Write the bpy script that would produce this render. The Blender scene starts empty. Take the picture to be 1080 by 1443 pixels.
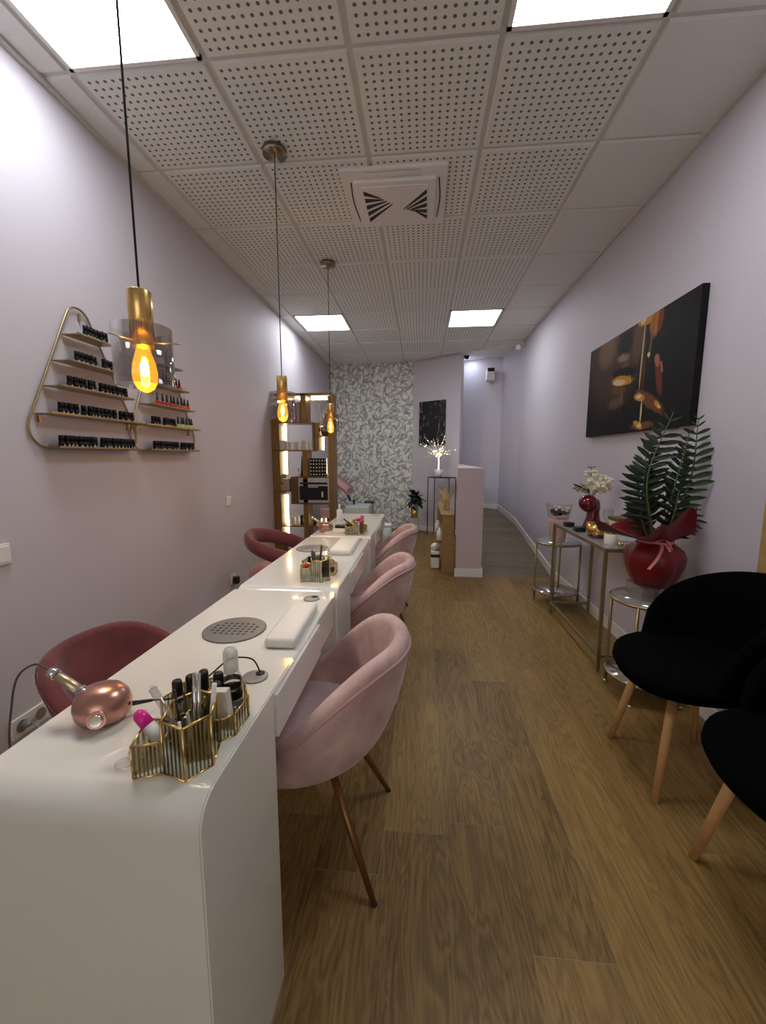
import bpy, bmesh, math, random
from mathutils import Vector, Matrix
random.seed(7)
PI=math.pi
scene=bpy.context.scene
COL=scene.collection
EYE=1.28                      # camera height above the floor
CAMF,PITCH,YAW=574.25,.1349,.0931
_f=Vector((-math.sin(YAW)*math.cos(PITCH),math.cos(YAW)*math.cos(PITCH),-math.sin(PITCH)))
_r=Vector((math.cos(YAW),math.sin(YAW),0)); _u=_r.cross(_f)
def ray(x,y): return _f+_r*((x-540)/CAMF)+_u*((721-y)/CAMF)
def atY(x,y,Y):
    d=ray(x,y); d=d*(Y/d.y); return Vector((d.x,d.y,d.z+EYE))
def atZ(x,y,Z):
    d=ray(x,y); d=d*((Z-EYE)/d.z); return Vector((d.x,d.y,Z))
def atX(x,y,X):
    d=ray(x,y); d=d*(X/d.x); return Vector((X,d.y,d.z+EYE))

# ------------------------------------------------------------------ materials
class NT:
    def __init__(s,name):
        s.m=bpy.data.materials.new(name); s.m.use_nodes=True
        s.t=s.m.node_tree; s.n=s.t.nodes; s.l=s.t.links
        s.p=s.n['Principled BSDF']; s.out=s.n['Material Output']
    def new(s,typ,**k):
        x=s.n.new(typ)
        for a,b in k.items(): setattr(x,a,b)
        return x
    def link(s,a,b): s.l.new(a,b)
    def val(s,sock,v):
        if isinstance(v,bpy.types.NodeSocket): s.l.new(v,sock)
        else: sock.default_value=v
    def math(s,op,a,b=0.0,c=None,clamp=False):
        x=s.new('ShaderNodeMath',operation=op); x.use_clamp=clamp
        s.val(x.inputs[0],a); s.val(x.inputs[1],b)
        if c is not None: s.val(x.inputs[2],c)
        return x.outputs[0]
    def mix(s,f,a,b):
        x=s.new('ShaderNodeMix',data_type='RGBA')
        s.val(x.inputs[0],f); s.val(x.inputs[6],a); s.val(x.inputs[7],b)
        return x.outputs[2]
    def coord(s,kind='Object'): return s.new('ShaderNodeTexCoord').outputs[kind]
    def mapping(s,vec,scale=(1,1,1),loc=(0,0,0),rot=(0,0,0)):
        x=s.new('ShaderNodeMapping'); s.link(vec,x.inputs[0])
        s.val(x.inputs['Scale'],scale); s.val(x.inputs['Location'],loc); s.val(x.inputs['Rotation'],rot)
        return x.outputs[0]
    def noise(s,vec,scale,detail=3,rough=.5,dist=0):
        x=s.new('ShaderNodeTexNoise'); s.link(vec,x.inputs['Vector'])
        x.inputs['Scale'].default_value=scale; x.inputs['Detail'].default_value=detail
        x.inputs['Roughness'].default_value=rough; x.inputs['Distortion'].default_value=dist
        return x.outputs['Fac']
    def ramp(s,f,stops):
        x=s.new('ShaderNodeValToRGB'); s.link(f,x.inputs[0])
        e=x.color_ramp.elements
        while len(e)<len(stops): e.new(.5)
        for i,(p,c) in enumerate(stops):
            e[i].position=p; e[i].color=c if len(c)==4 else (*c,1)
        return x.outputs[0]
    def bump(s,h,strength=.2,dist=.01):
        x=s.new('ShaderNodeBump'); x.inputs['Strength'].default_value=strength
        x.inputs['Distance'].default_value=dist; s.link(h,x.inputs['Height'])
        s.link(x.outputs[0],s.p.inputs['Normal'])
def srgb(r,g,b):
    f=lambda c:(c/255/12.92) if c/255<=.04045 else ((c/255+.055)/1.055)**2.4
    return (f(r),f(g),f(b),1)
def mat(name,col,rough=.5,metal=0,var=.08,scale=12,bump=0,bscale=60,spec=.5,coat=0,sheen=0,trans=0,ior=1.45,sub=0):
    """principled material with a little procedural variation"""
    t=NT(name); p=t.p; c=t.coord()
    n=t.noise(c,scale,3)
    dark=tuple(x*(1-var) for x in col[:3])+(1,); light=tuple(min(1,x*(1+var)) for x in col[:3])+(1,)
    t.link(t.mix(n,dark,light),p.inputs['Base Color'])
    p.inputs['Roughness'].default_value=rough; p.inputs['Metallic'].default_value=metal
    p.inputs['Specular IOR Level'].default_value=spec; p.inputs['Coat Weight'].default_value=coat
    p.inputs['Sheen Weight'].default_value=sheen; p.inputs['Transmission Weight'].default_value=trans
    p.inputs['IOR'].default_value=ior
    if bump: t.bump(t.noise(c,bscale,2),bump,.003)
    return t.m
def thin_glass(name,tint,rough=.02,gloss=.12,opac=0,ocol=(.8,.8,.8,1)):
    """thin walled glass: tinted transparency plus a fresnel reflection"""
    t=NT(name); n=t.n
    tr=t.new('ShaderNodeBsdfTransparent'); tr.inputs[0].default_value=tint
    gl=t.new('ShaderNodeBsdfGlossy'); gl.inputs['Roughness'].default_value=rough
    lw=t.new('ShaderNodeLayerWeight'); lw.inputs[0].default_value=.35
    f=t.math('MULTIPLY_ADD',lw.outputs['Facing'],.55,gloss,clamp=True)
    m=t.new('ShaderNodeMixShader'); t.link(f,m.inputs[0]); t.link(tr.outputs[0],m.inputs[1]); t.link(gl.outputs[0],m.inputs[2])
    o=m.outputs[0]
    if opac:
        d=t.new('ShaderNodeBsdfDiffuse'); nz=t.noise(t.coord(),40,2)
        t.link(t.mix(nz,ocol,tuple(x*.9 for x in ocol[:3])+(1,)),d.inputs[0])
        m2=t.new('ShaderNodeMixShader'); m2.inputs[0].default_value=opac
        t.link(o,m2.inputs[1]); t.link(d.outputs[0],m2.inputs[2]); o=m2.outputs[0]
    t.link(o,t.out.inputs[0]); return t.m
def emit(name,col,strength):
    t=NT(name); e=t.new('ShaderNodeEmission'); e.inputs[0].default_value=col; e.inputs[1].default_value=strength
    t.link(e.outputs[0],t.out.inputs[0]); return t.m

M={}
WALLC=(.585,.55,.61,1)
M['wall']=mat('lavender_wall_paint',WALLC,.62,var=.02,scale=3,bump=.12,bscale=220)
M['wall_pink']=mat('pink_lavender_wall_paint',(.58,.47,.50,1),.62,var=.02,scale=3,bump=.12,bscale=220)
M['baseboard']=mat('white_baseboard_paint',(.78,.77,.75,1),.4,var=.02)
M['white_gloss']=mat('white_gloss_laminate',(.83,.815,.75,1),.14,var=.01,scale=6,coat=.6)
M['white_plastic']=mat('white_plastic',(.78,.77,.76,1),.4,var=.03)
M['grey_plastic']=mat('grey_metal_plate',(.24,.225,.225,1),.45,metal=.3,var=.08)
M['grommet']=mat('grey_grommet_plastic',(.33,.33,.33,1),.4,metal=.4,var=.06)
M['black_plastic']=mat('black_plastic',(.012,.012,.013,1),.35,var=.2)
M['matt_black']=mat('satin_black',(.004,.004,.005,1),.4,var=.2,spec=.2)
M['black_gloss']=mat('black_gloss',(.008,.008,.009,1),.15,var=.2)
M['black_velvet']=mat('black_velvet',(.0012,.0016,.0018,1),.95,var=.3,scale=20,sheen=.0,bump=.2,bscale=200,spec=.05)
M['gold']=mat('brushed_gold',(.80,.55,.20,1),.26,metal=1,var=.12,scale=25)
M['champagne']=mat('champagne_gold_metal',(.62,.52,.33,1),.32,metal=1,var=.08,scale=25)
M['bronze']=mat('aged_bronze',(.30,.24,.17,1),.3,metal=1,var=.15,scale=40)
M['brass_tube']=mat('satin_brass_paint',(.34,.27,.15,1),.36,metal=.75,var=.08)
M['gold_frame']=mat('gilded_shelf_board',(.23,.135,.045,1),.38,metal=.55,var=.2,scale=14)
M['rose_gold']=mat('rose_gold_lacquer',(.55,.29,.23,1),.28,metal=.8,var=.05)
M['chrome']=mat('chrome',(.75,.75,.76,1),.14,metal=1,var=.05)
M['dark_iron']=mat('dark_grey_steel',(.05,.05,.055,1),.4,metal=.6,var=.1)
M['leg_gold']=mat('antique_gold_leg',(.26,.12,.045,1),.32,metal=.7,var=.12,scale=20)
M['cord']=mat('black_cord',(.012,.012,.012,1),.6,var=.2)
M['grey_cord']=mat('grey_cord',(.09,.08,.075,1),.6,var=.2)
M['oak_leg']=mat('pale_oak',(.55,.31,.125,1),.5,var=.14,scale=30)
M['frame_wood']=mat('oak_frame',(.42,.27,.10,1),.5,var=.2,scale=18)
M['shelf_wood']=mat('rustic_oak',(.30,.19,.075,1),.55,var=.3,scale=20)
M['dark_wood']=mat('dark_walnut',(.10,.052,.025,1),.45,var=.25,scale=20)
M['red_foil']=mat('red_wrapping_paper',(.17,.002,.006,1),.42,var=.3,scale=14,sheen=.1)
M['ribbon']=mat('pink_satin_ribbon',(.75,.24,.24,1),.4,var=.1)
M['leaf']=mat('dark_green_leaf',(.005,.020,.006,1),.5,var=.4,scale=12)
M['leaf_light']=mat('mid_green_leaf',(.013,.040,.009,1),.5,var=.4,scale=12)
M['dark_leaf']=mat('blackish_green_leaf',(.006,.016,.010,1),.4,var=.4,scale=12)
M['stem']=mat('pale_green_stem',(.07,.10,.035,1),.5,var=.2)
M['maroon']=mat('maroon_ceramic',(.11,.002,.008,1),.1,var=.1,coat=.6)
M['cream_petal']=mat('cream_petals',(.80,.74,.56,1),.7,var=.15,scale=40)
M['white_petal']=mat('white_petals',(.85,.83,.76,1),.7,var=.1,scale=40)
M['dry_grass']=mat('dried_grass',(.50,.38,.17,1),.8,var=.25,scale=30)
M['pink_pail']=mat('pink_pail',(.60,.40,.37,1),.45,var=.06)
M['white_wax']=mat('white_wax',(.78,.74,.66,1),.5,var=.05)
M['cushion']=mat('white_leatherette',(.84,.82,.77,1),.42,var=.02,bump=.15,bscale=120)
M['magenta']=mat('magenta_cap',(.78,.02,.30,1),.3,var=.06)
M['pink_box']=mat('rose_pink_card',(.70,.16,.22,1),.4,var=.15,scale=30)
M['lime']=mat('lime_green_plastic',(.52,.60,.12,1),.4,var=.1)
M['teal_white']=mat('pale_teal_enamel',(.42,.50,.49,1),.3,var=.05)
M['rosy_leather']=mat('dusty_pink_leather',(.40,.22,.22,1),.5,var=.1)
M['tan_box']=mat('rose_beige_card',(.33,.24,.18,1),.6,var=.2,scale=30)
M['steel']=mat('brushed_steel',(.50,.48,.46,1),.32,metal=.8,var=.08)
M['screen']=mat('black_oven_glass',(.006,.006,.008,1),.08,var=.2)
M['red_polish']=mat('red_polish',(.35,.01,.012,1),.15,var=.2)
M['orange_polish']=mat('orange_red_polish',(.60,.06,.02,1),.15,var=.2)
M['green_polish']=mat('pale_green_polish',(.42,.50,.16,1),.2,var=.2)
M['navy_cap']=mat('navy_black_cap',(.012,.016,.03,1),.25,var=.2)
M['label']=mat('off_white',(.55,.53,.48,1),.5,var=.1)
M['blue_label']=mat('blue_label',(.10,.22,.40,1),.5,var=.1)
M['smoke_glass']=thin_glass('smoked_glass',(.77,.745,.735,1),.02,.04)
M['amber_glass']=thin_glass('amber_bulb_glass',(1.0,.74,.22,1),.02,.05)
M['clear_glass']=thin_glass('clear_glass',(.93,.95,.94,1),.02,.06)
M['table_glass']=thin_glass('table_top_glass',(.80,.84,.83,1),.05,.10,.30,(.62,.62,.60,1))
M['acrylic']=thin_glass('clear_acrylic',(.92,.92,.93,1),.03,.10,.06,(.9,.9,.9,1))
M['frosted']=thin_glass('frosted_clear_plastic',(.92,.92,.90,1),.1,.06,.45,(.8,.8,.76,1))
M['pail_clear']=thin_glass('clear_pink_film',(.95,.90,.90,1),.05,.05,.12,(.75,.62,.62,1))
M['mirror']=mat('mirror_disc',(.72,.72,.72,1),.06,metal=1,var=.01)
def ribbed():
    t=NT('ribbed_glass'); c=t.coord()
    s=t.new('ShaderNodeSeparateXYZ'); t.link(c,s.inputs[0])
    w=t.math('SINE',t.math('MULTIPLY',t.math('ADD',s.outputs[0],t.math('MULTIPLY',s.outputs[1],.6)),900.0))
    d=t.new('ShaderNodeBsdfGlossy'); d.inputs['Roughness'].default_value=.12
    t.link(t.mix(t.math('MULTIPLY_ADD',w,.5,.5),(.30,.30,.26,1),(.85,.85,.76,1)),d.inputs[0])
    tr=t.new('ShaderNodeBsdfTransparent'); tr.inputs[0].default_value=(.90,.90,.82,1)
    m=t.new('ShaderNodeMixShader'); t.link(t.math('MULTIPLY_ADD',w,.28,.42),m.inputs[0])
    t.link(tr.outputs[0],m.inputs[1]); t.link(d.outputs[0],m.inputs[2]); t.link(m.outputs[0],t.out.inputs[0])
    return t.m
M['ribbed']=ribbed()
def velvet(name,c1,c2):
    t=NT(name); c=t.coord()
    n=t.noise(c,4.5,4,.55,.6); n2=t.noise(c,16,3)
    f=t.math('MULTIPLY_ADD',n2,.25,t.math('MULTIPLY',n,.85))
    t.link(t.ramp(f,[(.33,c1),(.66,c2)]),t.p.inputs['Base Color'])
    t.p.inputs['Roughness'].default_value=.85; t.p.inputs['Sheen Weight'].default_value=.35
    t.p.inputs['Sheen Roughness'].default_value=.4; t.p.inputs['Specular IOR Level'].default_value=.2
    t.bump(t.noise(c,160,2),.15,.003); return t.m
M['pink_velvet']=velvet('pale_pink_velvet',(.40,.245,.235,1),(.74,.52,.49,1))
M['pink_seat']=velvet('mauve_pink_velvet',(.33,.235,.25,1),(.52,.39,.40,1))
M['pink_pipe']=mat('rose_piping',(.56,.32,.31,1),.7,var=.1)
M['rose_velvet']=velvet('dusky_rose_velvet',(.11,.030,.034,1),(.19,.058,.060,1))
M['rose_seat']=velvet('rose_velvet_seat',(.28,.10,.105,1),(.46,.21,.20,1))

def floor_mat(name,c1,c2,plank_w,plank_l,along_y=True,lines=(.26,.20,.12,1),off=(0,0,0)):
    t=NT(name); c=t.mapping(t.coord(),loc=off)
    s=t.new('ShaderNodeSeparateXYZ'); t.link(c,s.inputs[0])
    u,v=(s.outputs[1],s.outputs[0]) if along_y else (s.outputs[0],s.outputs[1])
    # row and plank index
    row=t.math('FLOOR',t.math('DIVIDE',v,plank_w))
    wn=t.new('ShaderNodeTexWhiteNoise',noise_dimensions='1D'); t.link(row,wn.inputs['W'])
    uu=t.math('ADD',t.math('DIVIDE',u,plank_l),t.math('MULTIPLY',wn.outputs['Value'],7.3))
    pi_=t.math('FLOOR',uu)
    w2=t.new('ShaderNodeTexWhiteNoise',noise_dimensions='2D')
    cb=t.new('ShaderNodeCombineXYZ'); t.link(row,cb.inputs[0]); t.link(pi_,cb.inputs[1]); t.link(cb.outputs[0],w2.inputs['Vector'])
    rnd=w2.outputs['Value']
    fu=t.math('FRACT',uu); fv=t.math('FRACT',t.math('DIVIDE',v,plank_w))
    eu=t.math('MULTIPLY',t.math('MINIMUM',fu,t.math('SUBTRACT',1.0,fu)),plank_l)
    ev=t.math('MULTIPLY',t.math('MINIMUM',fv,t.math('SUBTRACT',1.0,fv)),plank_w)
    e=t.math('MINIMUM',eu,ev)
    seam=t.math('SUBTRACT',1.0,t.math('DIVIDE',e,.0022),clamp=True)
    # grain coordinates, shifted per plank
    g=t.new('ShaderNodeCombineXYZ')
    t.link(t.math('MULTIPLY_ADD',rnd,31.0,t.math('MULTIPLY',u,1.0)),g.inputs[0])
    t.link(t.math('MULTIPLY_ADD',rnd,17.0,t.math('MULTIPLY',v,7.0)),g.inputs[1])
    big=t.noise(g.outputs[0],1.5,3,.5,.8)
    rings=t.math('SINE',t.math('MULTIPLY',big,75.0))
    g2=t.new('ShaderNodeCombineXYZ')
    t.link(t.math('MULTIPLY_ADD',rnd,11.0,t.math('MULTIPLY',u,5.0)),g2.inputs[0])
    t.link(t.math('MULTIPLY',v,130.0),g2.inputs[1])
    fine=t.noise(g2.outputs[0],1.0,3,.6)
    k=t.math('ADD',t.math('MULTIPLY',rings,.085),t.math('ADD',t.math('MULTIPLY',fine,.55),t.math('MULTIPLY',rnd,.19)))
    k=t.math('ADD',k,t.math('MULTIPLY',big,.30))
    base=t.ramp(k,[(.20,c1),(.78,c2)])
    col=t.mix(t.math('MULTIPLY',seam,.75),base,lines)
    t.link(col,t.p.inputs['Base Color'])
    t.p.inputs['Roughness'].default_value=.46; t.p.inputs['Specular IOR Level'].default_value=.4
    t.bump(t.math('SUBTRACT',t.math('MULTIPLY',fine,.25),seam),.25,.002)
    return t.m
M['floor']=floor_mat('oak_plank_floor',(.082,.042,.0085,1),(.345,.21,.062,1),.2085,1.32,off=(-.096+.2085*20,0,0))
M['ramp']=floor_mat('grey_brown_planks',(.095,.068,.042,1),(.235,.18,.12,1),.13,2.5,along_y=False)

def ceiling_tile_mat():
    t=NT('perforated_gypsum_tile'); c=t.mapping(t.coord(),loc=(1.506,-1.838,0))
    s=t.new('ShaderNodeSeparateXYZ'); t.link(c,s.inputs[0])
    def cell(x):
        f=t.math('FRACT',t.math('DIVIDE',t.math('ADD',x,60.0),.6))       # position in the tile 0..1
        inside=t.math('LESS_THAN',t.math('ABSOLUTE',t.math('SUBTRACT',f,.5)),.455)
        k=t.math('SUBTRACT',t.math('FRACT',t.math('MULTIPLY',t.math('SUBTRACT',f,.045),15/.91)),.5)
        return inside,k
    ix,kx=cell(s.outputs[0]); iy,ky=cell(s.outputs[1])
    d=t.math('SQRT',t.math('ADD',t.math('POWER',kx,2.0),t.math('POWER',ky,2.0)))
    hole=t.math('MULTIPLY',t.math('LESS_THAN',d,.20),t.math('MULTIPLY',ix,iy))
    n=t.noise(t.coord(),30,3)
    t.link(t.mix(hole,t.mix(n,(.71,.735,.70,1),(.77,.795,.76,1)),(.14,.13,.125,1)),t.p.inputs['Base Color'])
    t.p.inputs['Roughness'].default_value=.8; return t.m
M['tile']=ceiling_tile_mat()
M['plain_tile']=mat('plain_gypsum_tile',(.74,.75,.73,1),.8,var=.04,scale=50,bump=.2,bscale=300)
M['grid']=mat('ceiling_grid_metal',(.58,.58,.56,1),.5,var=.03)
def wallpaper():
    t=NT('leaf_wallpaper'); c=t.coord(); s=t.new('ShaderNodeSeparateXYZ'); t.link(c,s.inputs[0])
    cb=t.new('ShaderNodeCombineXYZ'); t.link(s.outputs[0],cb.inputs[0]); t.link(s.outputs[2],cb.inputs[1])
    col=(.50,.50,.47,1)
    n=t.noise(c,9,3); col=t.mix(n,(.70,.70,.675,1),(.84,.845,.81,1))
    for sc,off,dark,lw in ((8,(0,0,0),(.25,.28,.25,1),.20),(7,(3.3,1.7,0),(.12,.14,.12,1),.14),(11,(7.1,5.2,0),(.34,.345,.33,1),.22),(10,(2.1,9.2,0),(.12,.135,.125,1),.10)):
        m=t.mapping(cb.outputs[0],scale=(sc,sc,sc),loc=off)
        v=t.new('ShaderNodeTexVoronoi',voronoi_dimensions='2D'); v.inputs['Scale'].default_value=1; t.link(m,v.inputs['Vector'])
        sub=t.new('ShaderNodeVectorMath',operation='SUBTRACT'); t.link(m,sub.inputs[0]); t.link(v.outputs['Position'],sub.inputs[1])
        sc2=t.new('ShaderNodeSeparateColor'); t.link(v.outputs['Color'],sc2.inputs[0])
        r=t.new('ShaderNodeVectorRotate',rotation_type='Z_AXIS'); t.link(sub.outputs[0],r.inputs['Vector'])
        t.link(t.math('MULTIPLY',sc2.outputs[0],6.28),r.inputs['Angle'])
        q=t.new('ShaderNodeSeparateXYZ'); t.link(r.outputs[0],q.inputs[0])
        bend=t.math('ADD',q.outputs[1],t.math('MULTIPLY',t.math('POWER',q.outputs[0],2.0),.7))
        d=t.math('SQRT',t.math('ADD',t.math('POWER',t.math('DIVIDE',q.outputs[0],.60),2.0),t.math('POWER',t.math('DIVIDE',bend,lw),2.0)))
        stripes=t.math('MULTIPLY_ADD',t.math('SINE',t.math('MULTIPLY',t.math('ADD',q.outputs[0],t.math('ABSOLUTE',q.outputs[1])),42.0)),.25,.55)
        mask=t.math('MULTIPLY',t.math('MULTIPLY',t.math('SUBTRACT',1.05,d,clamp=True),3.0,clamp=True),stripes)
        col=t.mix(mask,col,dark)
    t.link(col,t.p.inputs['Base Color']); t.p.inputs['Roughness'].default_value=.7; return t.m
M['wallpaper']=wallpaper()

# ------------------------------------------------------------------ mesh builder
class MB:
    def __init__(s): s.b=bmesh.new(); s.smooth=False; s.mi=0
    def _tag(s,before):
        for f in s.b.faces:
            if f.index==-1 or f.index>=before: f.material_index=s.mi
    def face(s,pts):
        vs=[s.b.verts.new(p) for p in pts]; f=s.b.faces.new(vs); f.material_index=s.mi; return f
    def box(s,x0,y0,z0,x1,y1,z1,bev=0,rot=None,pivot=None):
        m=bmesh.new(); bmesh.ops.create_cube(m,size=1)
        cx,cy,cz=(x0+x1)/2,(y0+y1)/2,(z0+z1)/2
        for v in m.verts: v.co=Vector((cx+v.co.x*(x1-x0),cy+v.co.y*(y1-y0),cz+v.co.z*(z1-z0)))
        if bev: bmesh.ops.bevel(m,geom=list(m.edges),offset=bev,segments=2,affect='EDGES',profile=.6)
        if rot is not None:
            pv=Vector(pivot) if pivot else Vector((cx,cy,cz))
            for v in m.verts: v.co=rot@(v.co-pv)+pv
        s.merge(m); return s
    def merge(s,m):
        mp={}
        for v in m.verts: mp[v]=s.b.verts.new(v.co)
        for f in m.faces:
            try: nf=s.b.faces.new([mp[v] for v in f.verts]); nf.material_index=s.mi; nf.smooth=f.smooth
            except ValueError: pass
        m.free()
    def grid(s,rows,closed_u=False,closed_v=False,cap0=False,cap1=False,smooth=True):
        R=[[s.b.verts.new(p) for p in r] for r in rows]
        nr=len(R); nc=len(R[0])
        for i in range(nr if closed_v else nr-1):
            for j in range(nc if closed_u else nc-1):
                a,b,c,d=R[i][j],R[i][(j+1)%nc],R[(i+1)%nr][(j+1)%nc],R[(i+1)%nr][j]
                try: f=s.b.faces.new((a,b,c,d)); f.smooth=smooth; f.material_index=s.mi
                except ValueError: pass
        if cap0: f=s.b.faces.new(R[0][::-1]); f.material_index=s.mi
        if cap1: f=s.b.faces.new(R[-1]); f.material_index=s.mi
        return s
    def cone(s,p0,p1,r0,r1=None,seg=14,cap=True):
        r1=r0 if r1 is None else r1
        p0=Vector(p0); p1=Vector(p1); d=(p1-p0).normalized()
        a=Vector((0,0,1)) if abs(d.z)<.9 else Vector((1,0,0))
        x=d.cross(a).normalized(); y=d.cross(x)
        rows=[[p+ (x*math.cos(2*PI*k/seg)+y*math.sin(2*PI*k/seg))*r for k in range(seg)] for p,r in ((p0,r0),(p1,r1))]
        return s.grid(rows,closed_u=True,cap0=cap,cap1=cap)
    def tube(s,pts,r,seg=8,closed=False,radii=None):
        pts=[Vector(p) for p in pts]; n=len(pts); rows=[]; prev=None
        for i,p in enumerate(pts):
            if closed: t=(pts[(i+1)%n]-pts[i-1]).normalized()
            else: t=(pts[min(i+1,n-1)]-pts[max(i-1,0)]).normalized()
            if prev is None:
                a=Vector((0,0,1)) if abs(t.z)<.9 else Vector((1,0,0)); x=t.cross(a).normalized()
            else: x=(prev-t*prev.dot(t)).normalized()
            prev=x; y=t.cross(x); rr=radii[i] if radii else r
            rows.append([p+(x*math.cos(2*PI*k/seg)+y*math.sin(2*PI*k/seg))*rr for k in range(seg)])
        return s.grid(rows,closed_u=True,closed_v=closed,cap0=not closed,cap1=not closed)
    def lathe(s,prof,c=(0,0,0),seg=28,cap=True,sx=1,sy=1):
        rows=[[Vector((c[0]+r*sx*math.cos(2*PI*k/seg),c[1]+r*sy*math.sin(2*PI*k/seg),c[2]+z)) for k in range(seg)] for r,z in prof]
        return s.grid(rows,closed_u=True,cap0=cap and prof[0][0]>1e-5,cap1=cap and prof[-1][0]>1e-5)
    def sphere(s,c,r,seg=16,rings=10,sc=(1,1,1)):
        rows=[]
        for i in range(rings+1):
            a=-PI/2+PI*i/rings; rr=max(math.cos(a),.001)
            rows.append([Vector((c[0]+r*rr*sc[0]*math.cos(2*PI*k/seg),c[1]+r*rr*sc[1]*math.sin(2*PI*k/seg),c[2]+r*sc[2]*math.sin(a))) for k in range(seg)])
        return s.grid(rows,closed_u=True,cap0=True,cap1=True)
    def prism(s,poly,z0,z1,axis='z'):
        P={'z':lambda a,b,h:(a,b,h),'x':lambda a,b,h:(h,a,b),'y':lambda a,b,h:(a,h,b)}[axis]
        lo=[s.b.verts.new(P(a,b,z0)) for a,b in poly]; hi=[s.b.verts.new(P(a,b,z1)) for a,b in poly]
        n=len(poly)
        fs=[s.b.faces.new(lo[::-1]),s.b.faces.new(hi)]+[s.b.faces.new((lo[i],lo[(i+1)%n],hi[(i+1)%n],hi[i])) for i in range(n)]
        for f in fs: f.material_index=s.mi
        return s
    def build(s,name,m,parent=None,local=False):
        """one mesh object; shapes are given in world coordinates unless local"""
        bmesh.ops.remove_doubles(s.b,verts=s.b.verts,dist=1e-6)
        bmesh.ops.recalc_face_normals(s.b,faces=s.b.faces)
        off=Vector((0,0,0))
        if not local:
            if parent is not None:
                q=parent
                while q is not None: off+=q.location; q=q.parent
            else:
                vs=[v.co for v in s.b.verts]
                off=Vector(((min(v.x for v in vs)+max(v.x for v in vs))/2,(min(v.y for v in vs)+max(v.y for v in vs))/2,min(v.z for v in vs)))
            for v in s.b.verts: v.co-=off
        me=bpy.data.meshes.new(name); s.b.to_mesh(me); s.b.free()
        for k in (m if isinstance(m,(list,tuple)) else [m]): me.materials.append(M[k] if isinstance(k,str) else k)
        o=bpy.data.objects.new(name,me); COL.objects.link(o)
        if parent is not None: o.parent=parent
        elif not local: o.location=off
        return o
def thing(name,label,cat,loc=(0,0,0),rz=0,group=None):
    o=bpy.data.objects.new(name,None); COL.objects.link(o); o.empty_display_size=.05
    o.location=loc; o.rotation_euler=(0,0,rz); return tag(o,label,cat,group)
def tag(o,label,cat,group=None,kind=None):
    o['label']=label; o['category']=cat
    if group: o['group']=group
    if kind: o['kind']=kind
    return o
def struct(mb,name,m,local=True):
    o=mb.build(name,m,local=local); o['kind']='structure'; return o
def kids(o): return [c for c in bpy.data.objects if c.parent==o]
def dup(root,loc,rz=0,label=None,group=None,scale=None):
    r=root.copy(); COL.objects.link(r); r.location=loc; r.rotation_euler=(0,0,rz)
    if label: r['label']=label
    if group: r['group']=group
    if scale: r.scale=scale
    for ch in kids(root):
        c=ch.copy(); COL.objects.link(c); c.parent=r
        for g in kids(ch):
            d=g.copy(); COL.objects.link(d); d.parent=c
    return r
def lerp(a,b,t): return a+(b-a)*t
def curve_pts(pts,n=8):
    """catmull-rom through the points"""
    P=[Vector(p) for p in pts]; P=[P[0]*2-P[1]]+P+[P[-1]*2-P[-2]]; out=[]
    for i in range(1,len(P)-2):
        for k in range(n):
            t=k/n; a,b,c,d=P[i-1],P[i],P[i+1],P[i+2]
            out.append(.5*((2*b)+(c-a)*t+(2*a-5*b+4*c-d)*t*t+(3*b-a-3*c+d)*t**3))
    out.append(P[-2]); return out

# ------------------------------------------------------------------ the room
CE=2.897; XL=-1.66; XR=1.415; YB=-3.2
A0=Vector((-.154,7.24)); A1=Vector((.606,6.71))      # angled wall
HWT=1.165
b=MB(); b.box(XL-.2,YB-.1,-.1,1.6,7.7,0); struct(b,'floor','floor')
b=MB(); b.box(XL-.15,YB-.1,-.05,XL,7.5,CE+.15); struct(b,'wall_left','wall')
b=MB()   # right wall with the oak framed opening near the camera
b.box(XR,1.74,-.05,XR+.15,6.2,CE+.15); b.box(XR,YB,2.12,XR+.15,1.74,CE+.15); b.box(XR,YB,-.05,XR+.15,.75,2.12)
b.prism([(XR,6.2),(1.29,7.0),(1.35,7.2),(XR+.15,6.3)],-.05,CE+.15)
struct(b,'wall_right','wall')
b=MB(); b.prism([(-1.70,7.40),(A0.x,A0.y),(A0.x,7.6),(-1.70,7.6)],-.05,CE+.15)
struct(b,'wall_back','wallpaper')
b=MB(); b.prism([(A0.x,A0.y),(A1.x,A1.y),(A1.x+.05,A1.y+.10),(A1.x+.05,7.45),(A0.x,7.6)],-.05,CE+.15); struct(b,'wall_angled','wall')
b=MB(); b.prism([(.60,7.27),(1.31,6.97),(1.36,7.15),(.60,7.5)],-.05,CE+.15); struct(b,'wall_corridor','wall')
b=MB(); b.prism([(.38,4.33),(.655,4.33),(.655,6.70),(.604,6.72)],0,HWT); struct(b,'wall_partition','wall_pink')
# ramp rising along the corridor
b=MB(); b.prism([(4.36,0),(7.1,.43),(7.1,-.02),(4.36,-.02)],.655,1.43,'x'); struct(b,'floor_ramp','ramp')
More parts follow.
